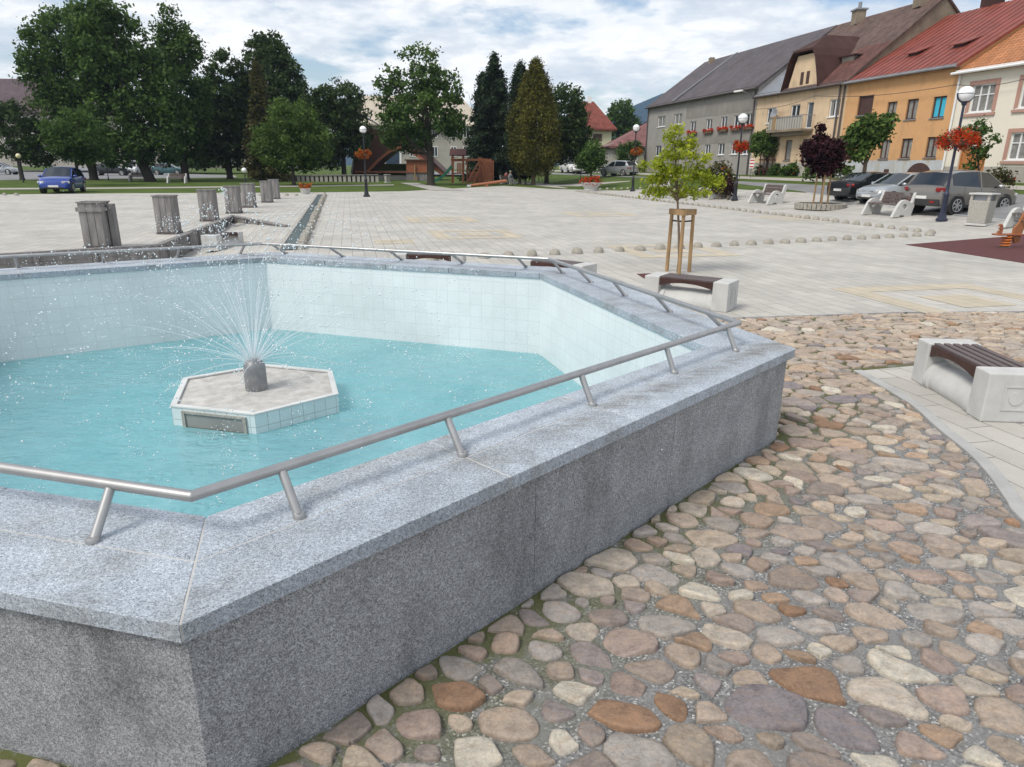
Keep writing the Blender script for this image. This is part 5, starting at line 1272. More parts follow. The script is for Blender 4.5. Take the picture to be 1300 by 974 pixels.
# ------------------------------------------------------------------ houses along the square
FD = Vector((-KS, 1, 0)).normalized(); FN = Vector((-FD.y, FD.x, 0))      # FN faces the square
X0 = 34.2
def FP(y, z, d=0.):                       # point on the front plane; d metres BEHIND the front
    return Vector((X0 - KS * y, y, z)) - FN * d
def house(name, label, yL, yR, zb, ze, wins, wallmat, zr, ridge_d, roofmat_, depth=13, split=None, winmats=(), eave=.35, gable_mat=None, gut='gutter', cat='house', sills=True, bands=None):
    """yL (far) to yR (near); wins: (u0,v0,u1,v1,glass,frame,nx,curtain) in photo pixels"""
    og = FP((yL + yR) / 2, zb); r = empty(name, og, 0, label, cat, 'houses along the square')
    P = lambda y, z, d=0.: FP(y, z, d) - og
    W = []
    for (u0, v0, u1, v1, *rest) in wins:
        a = fac(u0, (v0 + v1) / 2); b = fac(u1, (v0 + v1) / 2); um = (u0 + u1) / 2
        W.append((a.y, b.y, fac(um, v0).z, fac(um, v1).z, rest))
    ys = sorted({yL, yR} | {w[0] for w in W} | {w[1] for w in W}, reverse=True); zs = sorted({zb, ze} | {w[2] for w in W} | {w[3] for w in W} | ({split[0]} if split else set()))
    mb = MB()
    for i in range(len(ys) - 1):
        for k in range(len(zs) - 1):
            cy, cz = (ys[i] + ys[i + 1]) / 2, (zs[k] + zs[k + 1]) / 2
            if any(w[1] < cy < w[0] and w[3] < cz < w[2] for w in W): continue
            if not (zb <= cz <= ze): continue
            mb.quad(P(ys[i], zs[k]), P(ys[i + 1], zs[k]), P(ys[i + 1], zs[k + 1]), P(ys[i], zs[k + 1]), mi=1 if (split and cz < split[0]) else 0)
    for w in W:
        rc = .16
        for a, b in (((w[0], w[2]), (w[1], w[2])), ((w[1], w[2]), (w[1], w[3])), ((w[1], w[3]), (w[0], w[3])), ((w[0], w[3]), (w[0], w[2]))):
            mb.quad(P(*a), P(*b), P(*b, rc), P(*a, rc))
    gm = 2
    for y in (yL, yR):
        mb.add([P(y, zb), P(y, zb, depth), P(y, ze, depth), P(y, zr - .06, ridge_d), P(y, ze)], [(0, 1, 2, 3, 4)], gm)
    mb.quad(P(yL, zb, depth), P(yR, zb, depth), P(yR, ze, depth), P(yL, ze, depth))
    mats = [M[wallmat], M[split[1]] if split else M[wallmat], M[gable_mat] if gable_mat else M[wallmat]]
    mb.build('wall', mats, r)
    for w in W:
        gl, fr, nx, cur = (w[4] + ['glass', 'frame_white', 2, 0])[:4] if w[4] else ('glass', 'frame_white', 2, 0)
        yl, yr, zt, zb_ = w[:4]; t = .07 if yl - yr > .8 else .05
        fm = MB()
        def bar(ya, yb, za, zb2, d0=.15, d1=.085): fm.extrude([P(ya, za, d0), P(yb, za, d0), P(yb, zb2, d0), P(ya, zb2, d0)], FN * (d0 - d1))
        bar(yl, yr, zt - t, zt); bar(yl, yr, zb_, zb_ + t); bar(yl, yl - t, zb_ + t, zt - t); bar(yr + t, yr, zb_ + t, zt - t)
        for q in range(1, nx):
            y = yl + (yr - yl) * q / nx; bar(y + t * .6, y - t * .6, zb_ + t, zt - t)
        if cur == 2:
            z = zb_ + (zt - zb_) * .62; bar(yl - t, yr + t, z - .025, z + .025, .145, .09)
        fo = fm.build('window', M[fr], r)
        pn = MB(); pn.quad(P(yl, zb_, .13), P(yr, zb_, .13), P(yr, zt, .13), P(yl, zt, .13)); pn.build('pane', M[gl], fo)
        if cur in (1, 2):      # lace curtain hanging close behind the pane's lower part
            nseg = 10; cu = MB()
            for q in range(nseg):
                a, b = yl + (yr - yl) * q / nseg, yl + (yr - yl) * (q + 1) / nseg
                if cur == 1 and 3 <= q <= 5:
                    if q == 3: cu.build('curtain', M['curtain'], fo); cu = MB()
                    continue
                cu.quad(P(a, zb_, .125 + .003 * (q % 2)), P(b, zb_, .125 + .003 * ((q + 1) % 2)), P(b, zt - .05, .125 + .003 * ((q + 1) % 2)), P(a, zt - .05, .125 + .003 * (q % 2)))
            cu.build('curtain', M['curtain'], fo)
        if sills:
            sl = MB(); sl.extrude([P(yl + .06, zb_ - .06, .1), P(yr - .06, zb_ - .06, .1), P(yr - .06, zb_ - .002, .1), P(yl + .06, zb_ - .002, .1)], FN * .17); sl.build('sill', M['zinc'] if fr != 'frame_white' else M['white'], fo)
    # roof: two slabs
    sl = (zr - ze) / ridge_d; rm = MB()
    for sgn in (0, 1):
        d_e = -eave if sgn == 0 else depth + eave; z_e = ze - eave * sl if sgn == 0 else ze - eave * (zr - ze) / (depth - ridge_d)
        a, b, c, dd = P(yL + .12, z_e + .1, d_e), P(yR - .12, z_e + .1, d_e), P(yR - .12, zr + .1, ridge_d), P(yL + .12, zr + .1, ridge_d)
        Ls = (c - b).length; Lr = (b - a).length
        rm.quad(a, b, c, dd, uv=[(0, 0), (Lr, 0), (Lr, Ls), (0, Ls)])
        th = Vector((0, 0, -.16)); rm.quad(a + th, b + th, c + th, dd + th); rm.quad(a, b, b + th, a + th); rm.quad(b, c, c + th, b + th); rm.quad(a, dd, dd + th, a + th)
    ro = rm.build('roof', M[roofmat_], r)
    gt = MB(); ga, gb = P(yL + .1, ze - eave * sl + .04, -eave - .06), P(yR - .1, ze - eave * sl + .04, -eave - .06); gt.tube([ga, gb], .075, 8)
    gt.build('gutter', M[gut], r)
    sf = MB(); sf.extrude([P(yL, ze - .22, -.01), P(yR, ze - .22, -.01), P(yR, ze - .02, -.01), P(yL, ze - .02, -.01)], FN * (eave * .75)); sf.build('eave_board', M[gut], r)
    return r, P, ro
zb = 1.0
# grey two-storey house
gw = [(835, 147.5, 844.5, 161, 'glass', 'frame_white', 2, 1), (856, 144.5, 866, 158, 'glass', 'frame_white', 2, 1), (876, 154, 883.5, 167), (896.5, 151, 904, 165), (915, 148, 923, 163), (931.5, 146, 940, 161.5), (946, 144, 955.5, 160),
      (832, 185, 839, 198), (894.5, 183.5, 901.5, 196), (911.5, 182, 919.5, 196.5), (928, 181, 936, 196), (942, 180, 952, 196)]
r, P, ro = house('grey_house', 'long grey plastered house with a slate roof and red window boxes, farthest of the terrace', 82.5, 61, zb, 8.25, gw, 'p_grey', 12.9, 6.4, 'greyroof')
mb = MB()
for (z0, z1, y0, y1) in ((3.5, 5.35, 61.4, 75.8), (7.0, 8.0, 61.4, 75.8)): mb.quad(P(y1, z0, -.012), P(y0, z0, -.012), P(y0, z1, -.012), P(y1, z1, -.012))
# darker render bands leave the windows free
mb = MB()
for (v0, v1) in ((132, 146), (166, 182)):
    a, b = fac(872, v0 + (3 if v0 < 150 else 3)), fac(958, v0 - (8 if v0 < 150 else 4)); c, d = fac(958, v1 - (4 if v0 < 150 else 3)), fac(872, v1 + (4 if v0 < 150 else 3))
    zt = (a.z + b.z) / 2; zbb = (c.z + d.z) / 2
    mb.quad(P(a.y, zbb, -.012), P(b.y, zbb, -.012), P(b.y, zt, -.012), P(a.y, zt, -.012))
mb.build('dark_render_band', M['p_grey2'], r)
for (u0, v0, u1, v1) in [w[:4] for w in gw[2:7]]:
    a, b = fac(u0 - 1.5, v1), fac(u1 + 1.5, v1); z = (a.z + b.z) / 2
    mb = MB(); mb.extrude([P(a.y, z - .3, -.02), P(b.y, z - .3, -.02), P(b.y, z - .08, -.02), P(a.y, z - .08, -.02)], FN * .2)
    wbx = mb.build('window_box', M['wicker'], r)
    cl = [tuple(P(a.y + (b.y - a.y) * t, z - .02 + rnd.uniform(-.12, .08), -.16)) + (rnd.uniform(.3, .8),) for t in np.linspace(0, 1, 9)]
    leafmesh('flowers', cl, .075, 26, .16, M['fl_red'], wbx)
mb = MB(); s0, s1 = P(75.9, 8.15, -.42), P(75.9, 12.98, 6.38); mb.beam(s0 + Vector((0, 0, .05)), s1 + Vector((0, 0, .05)), .22, .1); mb.build('roof_flashing', M['zinc'], ro)
mb = MB(); mb.tube([P(82.4, 8.0, -.1), P(82.4, 1.2, -.1)], .06, 8); mb.build('downpipe', M['gutter'], r); mb = MB(); mb.tube([P(61.3, 8.0, -.1), P(61.3, 1.2, -.1)], .07, 8); mb.build('downpipe', M['gutter'], r)
mb = MB(); c = P(80.2, 12.75, 5.9); mb.box(c, (.5, .7, .7)); mb.build('chimney', M['p_bare'], ro)
# cream-yellow house with balcony and gabled attic
yw = [(973.5, 137, 984, 156.5, 'glass', 'frame_white', 2, 0), (1003.5, 133, 1015, 152.5, 'glass', 'frame_white', 2, 0), (1023.5, 130, 1031.5, 162.5, 'shopglass', 'frame_white', 1, 0), (1052.5, 126, 1066, 148, 'glass', 'frame_white', 2, 1),
      (996.5, 178, 1004.5, 203.5, 'curtain', 'frame_brown', 1, 0), (1017.5, 177, 1026, 203, 'curtain', 'frame_brown', 1, 0), (1057, 176, 1065, 199, 'curtain', 'frame_brown', 1, 0)]
r, P, ro = house('cream_house', 'cream-yellow house with a small balcony and a gabled attic under a brown roof', 61, 50.25, zb, 7.55, yw, 'p_yellow', 12.9, 6.5, 'brownroof', gable_mat='p_bare', split=(2.2, 'p_beige'))
# attic gable flush with the front, under a clipped brown hood
ga, gb = fac(1001, 118).y, fac(1040, 108).y; gm_ = (ga + gb) / 2; zt = 9.75; hw_ = (ga - gb) / 2
gp_ = [(1., 7.3), (1., 7.85), (.86, 8.5), (.74, 9.15), (.58, zt)]
mb = MB(); prof = [(gm_ + hw_ * k, z) for k, z in gp_] + [(gm_ - hw_ * k, z) for k, z in gp_[::-1]]
mb.extrude([P(y, z, -.03) for y, z in prof], -FN * 3.4)
at_ = mb.build('attic_gable', M['p_yellow'], r)
mb = MB(); rr_ = [(1.22, 7.35), (1.12, 7.95), (.98, 8.7), (.84, 9.4), (.62, zt + .18)]; zr_ = 11.1
for sg in (1, -1):
    for (k0, z0), (k1, z1) in zip(rr_[:-1], rr_[1:]): mb.extrude([P(gm_ + sg * hw_ * k0, z0, -.45), P(gm_ + sg * hw_ * k1, z1, -.45), P(gm_ + sg * hw_ * k1, z1 + .14, -.45), P(gm_ + sg * hw_ * k0, z0 + .14, -.45)], -FN * 4.5)
k1, z1 = rr_[-1]; A_, B_ = P(gm_ + hw_ * k1, z1 + .14, -.45), P(gm_ - hw_ * k1, z1 + .14, -.45); C_ = P(gm_, zr_, 1.3); D_ = P(gm_, zr_, 4.4); A2, B2 = P(gm_ + hw_ * k1, z1 + .14, 4.4), P(gm_ - hw_ * k1, z1 + .14, 4.4)
mb.add([A_, B_, C_, D_, A2, B2], [(0, 1, 2), (0, 2, 3, 4), (1, 5, 3, 2), (0, 4, 5, 1)])
mb.extrude([P(gm_ + hw_ * k1, z1, -.45), P(gm_ - hw_ * k1, z1, -.45), P(gm_ - hw_ * k1, z1 + .14, -.45), P(gm_ + hw_ * k1, z1 + .14, -.45)], -FN * .45)
mb.build('hood_roof', M['redbrown'], at_)
for (u0, v0, u1, v1) in ((1017, 92, 1020.5, 107.5), (1024.5, 90.5, 1028, 106)):
    a, b = fac(u0, (v0 + v1) / 2), fac(u1, (v0 + v1) / 2); za, zc = fac((u0 + u1) / 2, v0).z, fac((u0 + u1) / 2, v1).z
    mb = MB(); mb.extrude([P(a.y, zc, -.034), P(b.y, zc, -.034), P(b.y, za, -.034), P(a.y, za, -.034)], FN * .03); mb.build('attic_window', M['frame_brown'], at_)
mb = MB(); a, b = fac(1001, 124), fac(1036, 118.5); mb.extrude([P(a.y, 7.22, -.01), P(b.y, 7.22, -.01), P(b.y, 7.36, -.01), P(a.y, 7.36, -.01)], FN * .2); mb.build('cornice', M['p_beige'], r)
# lower red-brown skirt of the roof with a slit dormer
sl = (12.9 - 7.55) / 6.5; mb = MB()
def RP(y, d, up=.13): return P(y, 7.55 + sl * d + up, d)
for y0, y1, d1 in ((gb - .1, 50.2, 2.9),):
    a, b, c, d = RP(y0, -.42), RP(y1, -.42), RP(y1, d1), RP(y0, d1); Ls = (c - b).length; Lr = (b - a).length
    mb.quad(a, b, c, d, uv=[(0, 0), (Lr, 0), (Lr, Ls), (0, Ls)]); mb.quad(d, c, RP(y1, d1, .02), RP(y0, d1, .02)); mb.quad(a, b, RP(y1, -.42, .02), RP(y0, -.42, .02))
mb.build('lower_tiles', M['redbrown'], ro)
mb = MB(); mb.extrude([RP(53.6, 1.7, .1), RP(52.3, 1.7, .1), RP(52.3, 1.7, .5), RP(53.6, 1.7, .5)], -FN * .9); so = mb.build('slit_dormer', M['p_beige'], ro)
mb = MB(); mb.extrude([RP(54.1, 1.45, .62), RP(51.9, 1.45, .62), RP(51.9, 1.45, .7), RP(54.1, 1.45, .7)], -FN * 1.7); mb.build('dormer_roof', M['redbrown'], so)
mb = MB(); a, b, c, d = RP(60.9, -.42, .14), RP(ga + .3, -.42, .14), RP(ga + .3, 2.2, .14), RP(60.9, 2.2, .14); mb.extrude([a, b, c, d], (0, 0, .03)); mb.build('sheet_patch', M['zinc'], ro)
for y, w in ((58.2, .7), (51.9, .9)):
    mb = MB(); mb.box(P(y, 13.0, 6.2), (w, .9, 1.0)); co = mb.build('chimney', M['p_bare'], ro); mb = MB(); mb.box(P(y, 13.56, 6.2), (w + .2, 1.1, .12)); mb.tube([P(y, 13.5, 6.2), P(y, 14.1, 6.2)], .14, 8); mb.build('chimney_cap', M['zinc'], co)
# balcony
a, b = fac(988, 165), fac(1033, 162); y0, y1 = a.y, b.y; zf = 4.55
mb = MB(); prof = [(y0 - .3, zf - .45), (y1 + .3, zf - .45), (y1, zf), (y0, zf)]
mb.extrude([P(y0, zf - .12, 0.0), P(y1, zf - .12, 0.0), P(y1, zf + .03, 0.0), P(y0, zf + .03, 0.0)], FN * 1.05); mb.extrude([P(y0 - .3, zf - .4, 0), P(y1 + .3, zf - .4, 0), P(y1 + .1, zf - .12, 0), P(y0 - .1, zf - .12, 0)], FN * .7)
bo = mb.build('balcony', M['p_bare'], r)
mb = MB()
for t in np.linspace(0, 1, 15): y = y0 + (y1 - y0) * t; mb.beam(P(y, zf, -1.0), P(y, zf + .95, -1.0), .025, .025)
mb.beam(P(y0, zf + .95, -1.0), P(y1, zf + .95, -1.0), .05, .05); mb.beam(P(y0, zf + .95, 0), P(y0, zf + .95, -1.0), .05, .05); mb.beam(P(y1, zf + .95, 0), P(y1, zf + .95, -1.0), .05, .05)
mb.build('balustrade', M['zinc'], bo)
mb = MB(); mb.quad(P(y0 - .1, zf + .06, -.97), P(y1 + .1, zf + .06, -.97), P(y1 + .1, zf + .9, -.97), P(y0 - .1, zf + .9, -.97)); mb.build('mesh_screen', M['p_beige'], bo)
mb = MB(); mb.box(P(y0 - .5, zf + .55, -.8), (.3, 1.1, 1.0)); mb.build('wooden_screen', M['stake'], bo)
dish = empty('satellite_dish', FP(fac(990, 145).y, 0, 0) + Vector((0, 0, fac(990, 145).z)), 0, 'small grey satellite dish fixed above the balcony of the cream house', 'satellite dish')
mb = MB()
mb.lathe([(.001, 0), (.2, .03), (.38, .1), (.39, .1), (.2, .02), (.001, -.02)], 20)
dsk = mb.build('dish', M['zinc'], dish, smooth=True); dsk.rotation_euler = (R(75), 0, R(-70)); dsk.location = FN * .45
mb = MB(); mb.tube([(0, 0, -.3), tuple(FN * .4)], .03, 6); mb.build('bracket', M['gutter'], dish)
for dy in (0, .45): mb = MB(); mb.tube([P(50.45 + dy, 7.3, -.12), P(50.45 + dy, 1.1, -.12)], .065, 8); mb.build('downpipe', M['gutter'], r)
# ochre house with red sheet roof
ow = [(1089, 121.5, 1108, 146, 'frame_brown', 'frame_brown', 1, 0), (1125.5, 129.5, 1137.5, 153.5, 'curtain', 'frame_brown', 2, 0), (1150.5, 126, 1164.5, 151.5, 'curtain', 'frame_brown', 2, 0), (1183.5, 122.5, 1200, 149.5, 'shade_blue', 'frame_brown', 2, 0),
      (1117.5, 177.5, 1129, 201.5, 'curtain', 'frame_brown', 2, 0), (1143.5, 176, 1157, 201, 'curtain', 'frame_brown', 2, 0), (1175.5, 174, 1190, 200, 'curtain', 'frame_brown', 2, 0)]
r, P, ro = house('ochre_house', 'ochre house with a red sheet-metal roof and a peeling plinth', 50.25, 41.4, zb, 7.45, ow, 'p_ochre', 11.6, 6.8, 'redmetal', split=(2.35, 'p_plinth'), gut='zinc')
sl = (11.6 - 7.45) / 6.8; mb = MB()
def RP(y, d, up=.13): return P(y, 7.45 + sl * d + up, d)
for y in np.arange(50.0, 41.4, -.55): mb.beam(RP(y, -.3), RP(y, 6.75), .022, .025)
mb.build('standing_seam', M['redmetal'], ro)
for u in (1148, 1203):
    y = fac(u, 85).y + (-1.6 if u < 1180 else -1.7); y = {1148: 47.0, 1203: 43.6}[u]
    mb = MB(); mb.extrude([RP(y + .35, 1.75, 0), RP(y - .35, 1.75, 0), RP(y - .35, 1.75, .34), RP(y + .35, 1.75, .34)], -FN * .5); so = mb.build('roof_hatch', M['frame_brown'], ro)
    mb = MB(); mb.add([RP(y + .55, 1.55, .40), RP(y - .55, 1.55, .40), RP(y - .7, 2.9, .06), RP(y + .4, 2.9, .06), RP(y + .55, 1.55, .34), RP(y - .55, 1.55, .34), RP(y - .7, 2.9, 0), RP(y + .4, 2.9, 0)], [(0, 1, 2, 3), (4, 5, 6, 7), (0, 1, 5, 4), (1, 2, 6, 5), (3, 0, 4, 7)]); mb.build('hatch_roof', M['redmetal'], so)
mb = MB(); c = P(47.2, 11.9, 7.2); mb.box(c, (.9, 1.0, .9)); co = mb.build('chimney', M['redbrown'], ro); mb = MB(); mb.box(c + Vector((0, 0, .5)), (1.1, 1.2, .14)); mb.tube([c + Vector((0, 0, .5)), c + Vector((.05, 0, 1.9))], .13, 10); mb.build('chimney_pipe', M['zinc'], co)
mb = MB(); c = fac(1166, 221); n = 14; pts = [P(c.y + .95 * math.cos(t), 1.35 + .85 * math.sin(t), -.004) for t in np.linspace(0, math.pi, n)]; mb.extrude(pts, FN * .03); mb.build('cellar_arch', M['frame_brown'], r)
mb = MB(); c = fac(1125, 219.5); mb.extrude([P(c.y + .2, c.z - .22, -.004), P(c.y - .2, c.z - .22, -.004), P(c.y - .2, c.z + .22, -.004), P(c.y + .2, c.z + .22, -.004)], FN * .02); mb.build('cellar_vent', M['frame_brown'], r)
# off-white house with orange tiles
ww = [(1232.5, 107, 1262, 142, 'glass', 'frame_white', 3, 2), (1296, 99, 1326, 136, 'glass', 'frame_white', 3, 2), (1281, 168, 1316, 203, 'glass', 'frame_white', 3, 2), (1216, 188, 1250, 226, 'wood_door', 'wood_door', 3, 0)]
r, P, ro = house('white_house', 'off-white house with an orange tiled roof and pink window surrounds at the right edge', 41.4, 26, zb, 7.05, ww, 'p_white', 11.2, 6.7, 'orangeroof', gut='white', split=(2.0, 'p_beige'))
for (u0, v0, u1, v1) in [w[:4] for w in ww[:3]]:
    a, b = fac(u0, (v0 + v1) / 2).y, fac(u1, (v0 + v1) / 2).y; zt, zl = fac((u0 + u1) / 2, v0).z, fac((u0 + u1) / 2, v1).z; t = .2
    mb = MB()
    for q in ([(a + t, zt + .003), (b - t, zt + .003), (b - t, zt + t), (a + t, zt + t)], [(a + t, zl), (a + .003, zl), (a + .003, zt), (a + t, zt)], [(b - .003, zl), (b - t, zl), (b - t, zt), (b - .003, zt)]): mb.extrude([P(y, z, -.001) for y, z in q], FN * .035)
    mb.extrude([P(a + t + .05, zl - .2, -.001), P(b - t - .05, zl - .2, -.001), P(b - t - .05, zl - .065, -.001), P(a + t + .05, zl - .065, -.001)], FN * .09)
    mb.build('window_surround', M['p_trim'], r)
mb = MB(); mb.tube([P(41.2, 6.9, -.12), P(41.2, 1.1, -.12)], .055, 8); mb.build('downpipe', M['white'], r)
# bracket lamp and cable
p = FP(61.6, 0, 0) + Vector((0, 0, fac(958, 118).z)); o = empty('wall_lamp', p, 0, 'grey bracket street light on the right end of the grey house', 'street light'); mb = MB(); mb.tube([(0, 0, -.3), tuple(FN * 1.0 + Vector((0, 0, .1)))], .035, 6); mb.build('arm', M['zinc'], o); mb = MB(); mb.box(FN * 1.3 + FD * .3 + Vector((0, 0, .12)), (.25, 1.0, .14), .3); mb.build('lamp_head', M['white'], o, bevel=.03)
mb = MB(); pts = []
for (a, b) in (((958, 139), (1040, 122)), ((1040, 122), (1220, 108)), ((1220, 108), (1330, 94))):
    q0, q1 = fac(*a), fac(*b); q0 = q0 + FN * .3; q1 = q1 + FN * .3
    for t in np.linspace(0, 1, 9)[:-1]: pts.append(q0.lerp(q1, t) - Vector((0, 0, .25 * math.sin(math.pi * t))))
mb.tube(pts, .018, 5); tag(mb.build('overhead_cable', M['gutter']), 'thin black overhead cable strung along the fronts of the houses', 'cable')
# red-white road barrier board by the trellis
p = fac(986, 208) + FN * 2.2; mb = MB(); o = empty('barrier_board', (p.x, p.y, terr(p.x, p.y)), -.35, 'small red and white board on a post beside the timber tree guard', 'sign'); z0 = p.z - terr(p.x, p.y)
mb.box((0, 0, z0), (.34, .03, .72)); mb.build('white_board', M['white'], o); mb = MB()
for k in (-1, 0, 1): mb.box((0, -.018, z0 + k * .24), (.3, .012, .1))
mb.build('red_stripe', M['red_plastic'], o); mb = MB(); mb.beam((0, .04, -.05), (0, .04, z0 + .3), .06, .06); mb.build('post', M['gutter'], o)

# ------------------------------------------------------------------ houses farther off
def far_house(name, label, Y, uL, uR, v_eave, v_ridge, roofm, wallm, depth=10, hip=(0, 0), vbase=None, wins=(), eave=.6, rot=0., winmat='glass', plinth=None):
    a, b = atY(uL, v_eave, Y), atY(uR, v_eave, Y); ze = (a.z + b.z) / 2; W = b.x - a.x
    zr = atY((uL + uR) / 2, v_ridge, Y + depth / 2).z; og = Vector(((a.x + b.x) / 2, Y, 0)); zb = min(terr(og.x, Y), 0.9) - .2 if vbase is None else atY(uL, vbase, Y).z
    r = empty(name, (og.x, Y, zb), rot, label, 'house', 'houses beyond the park'); h = ze - zb; hr = zr - zb
    mb = MB(); x = W / 2
    c = [(-x, 0), (x, 0), (x, depth), (-x, depth)]
    for k in range(4):
        p, q = c[k], c[(k + 1) % 4]; mb.quad((*p, 0), (*q, 0), (*q, h), (*p, h))
    for s, hp in ((-1, hip[0]), (1, hip[1])):
        if hp == 0: mb.add([(s * x, 0, h), (s * x, depth, h), (s * x, depth / 2, hr - .05)], [(0, 1, 2)])
    mb.build('wall', M[wallm], r)
    if plinth:
        mb = MB(); mb.box((0, -.02, plinth[1] / 2), (W + .02, .06, plinth[1])); mb.build('plinth', M[plinth[0]], r)
    rm = MB(); e = eave; dz = (hr - h) * e / (depth / 2)
    A, B, C, D = (-x - e, -e, h - dz), (x + e, -e, h - dz), (x + e, depth + e, h - dz), (-x - e, depth + e, h - dz)
    Rl_, Rr_ = (-x - e + hip[0] + (e if hip[0] else 0), depth / 2, hr), (x + e - hip[1] - (e if hip[1] else 0), depth / 2, hr); Ls = math.hypot(depth / 2 + e, hr - h + dz)
    rm.quad(A, B, Rr_, Rl_, uv=[(0, 0), (W + 2 * e, 0), (W + e - hip[1], Ls), (hip[0], Ls)]); rm.quad(C, D, Rl_, Rr_, uv=[(0, 0), (W, 0), (W - hip[0], Ls), (hip[1], Ls)])
    for P1, P2, T_, hp in ((D, A, Rl_, hip[0]), (B, C, Rr_, hip[1])):
        if hp: i = len(rm.f); rm.uv[i] = [(0, 0), (depth, 0), (depth / 2, Ls)]; rm.add([P1, P2, T_], [(0, 1, 2)])
    rm.quad(A, B, (B[0], B[1], B[2] - .25), (A[0], A[1], A[2] - .25)); rm.quad((A[0], A[1], A[2] - .25), (B[0], B[1], B[2] - .25), (C[0], C[1], C[2] - .25), (D[0], D[1], D[2] - .25))
    rm.build('roof', M[roofm], r)
    for (u0, v0, u1, v1, *fr) in wins:
        p, q = atY(u0, v0, Y), atY(u1, v1, Y); px, pz = (p.x + q.x) / 2 - og.x, (p.z + q.z) / 2 - zb; w, hh = abs(q.x - p.x), abs(p.z - q.z)
        mb = MB(); t = .1
        for s in (-1, 1): mb.box((px + s * (w / 2 - t / 2), -.03, pz), (t, .1, hh)); mb.box((px, -.032, pz + s * (hh / 2 - t / 2)), (w - 2 * t, .1, t))
        mb.box((px, -.03, pz), (t * .8, .08, hh - 2 * t)); fo = mb.build('window', M[fr[0] if fr else 'frame_white'], r)
        mb = MB(); mb.quad((px - w / 2, -.012, pz - hh / 2), (px + w / 2, -.012, pz - hh / 2), (px + w / 2, -.012, pz + hh / 2), (px - w / 2, -.012, pz + hh / 2)); mb.build('pane', M[fr[1] if len(fr) > 1 else winmat], fo)
    return r, og, zb, h, hr
r, og, zb_, h, hr = far_house('yellow_house', 'pale yellow house with an old red hipped roof behind the small street tree', 110, 716, 777, 158.5, 129, 'redroof', 'p_pale', 9, (2.4, 2.4), vbase=216, wins=[(753, 170, 764, 179, 'frame_brown', 'frame_brown'), (730, 171, 738, 181)], eave=.7, plinth=('p_green', 2.6))
mb = MB(); mb.box((.5, 4.5, hr + .1), (.6, .6, 1.2)); mb.build('chimney', M['white'], r)
r, og, zb_, h, hr = far_house('pink_roofed_house', 'low house with a pinkish tiled roof squeezed beside the grey house', 92, 778, 845, 182, 143, 'pinkroof', 'p_beige', 11, (7.5, 0), vbase=213, wins=[(803, 196, 809, 205), (818, 196, 824, 206, 'frame_brown'), (790, 194, 796, 203)], eave=.5)
r, og, zb_, h, hr = far_house('beige_roofed_building', 'large grey building with a pale roof behind the maple and the stage', 112, 452, 612, 154, 122, 'beigeroof', 'p_beige', 18, (0, 4), vbase=214, wins=[(u, v, u + 8, v + 13, 'frame_white', 'glass') for v in (162, 186) for u in (468, 488, 520, 548, 572, 588, 598)], eave=.9)
r, og, zb_, h, hr = far_house('purple_roofed_building', 'old building with a purple-brown roof and arched window at the far left', 124, -60, 74, 139, 100, 'purpleroof', 'p_beige', 18, (0, 0), vbase=210, wins=[(5, 172, 13, 190), (56, 180, 64, 196)], eave=.7)
p = atY(30, 160, 124); px, pz = p.x - og.x, p.z - zb_
mb = MB(); pts = [(px - 1.0, -.03, pz - 1.4), (px + 1.0, -.03, pz - 1.4)] + [(px + 1.0 * math.cos(t), -.03, pz + .6 + 1.0 * math.sin(t)) for t in np.linspace(0, math.pi, 12)]
mb.extrude(pts, (0, -.06, 0)); aw = mb.build('arched_window', M['frame_white'], r)
mb = MB(); pts = [(px - .82, -.095, pz - 1.25), (px - .07, -.095, pz - 1.25), (px - .07, -.095, pz + 1.35), (px - .5, -.095, pz + 1.2), (px - .82, -.095, pz + .7)]; mb.poly(pts); mb.poly([(2 * px - q[0], q[1], q[2]) for q in pts]); mb.build('pane', M['glass'], aw)
far_house('grey_low_building', 'long low grey building under the trees at the left of the park', 122, 62, 320, 190, 176, 'beigeroof', 'p_beige', 9, (0, 0), vbase=212, wins=[(u, 195, u + 7, 205, 'frame_white', 'glass') for u in range(80, 310, 26)], eave=.4)

# ------------------------------------------------------------------ wooden stage, low palisade, wall, boards
Ys = 86
def S(u, v, Y=Ys): return atY(u, v, Y)
st = empty('wooden_stage', S(505, 226), 0, 'big dark brown timber stage roof shaped like a swooping sail behind the lone lamp', 'stage'); og = Vector(st.location)
outl = [(447, 223), (449, 190), (450, 170), (455, 161), (470, 163), (490, 167), (510, 172), (525, 181), (545, 200), (567, 221), (562, 222), (543, 207), (523, 193), (508, 186.5), (495, 192), (480, 204), (466, 219), (463, 223)]
mb = MB(); mb.extrude([S(*q) - og for q in outl], (0, 6, 0)); mb.build('sail_roof', M['darkwood'], st)
mb = MB()
for q0, q1 in zip(outl[10:17], outl[11:18]): mb.beam(S(*q0) - og + Vector((0, -.06, 0)), S(*q1) - og + Vector((0, -.06, 0)), .12, .3, up=(0, 0, 1))
mb.build('roof_edge', M['playwood'], st)
mb = MB(); mb.tube([S(446, 221, 85.8) - og, S(458, 145, 85.8) - og], .11, 8); mb.tube([S(458, 145, 85.8) - og, S(480, 158, 85.8) - og], .09, 8); mb.tube([S(445, 161, 85.6) - og, S(461, 161, 85.6) - og], .3, 10); mb.build('mast', M['zinc'], st)
mb = MB(); a, b = S(456, 224), S(520, 232); mb.box(((a.x + b.x) / 2 - og.x, 2.5, (a.z + S(456, 233).z) / 2 - og.z), (b.x - a.x, 6, 1.15)); mb.build('stage_front', M['p_beige'], st)
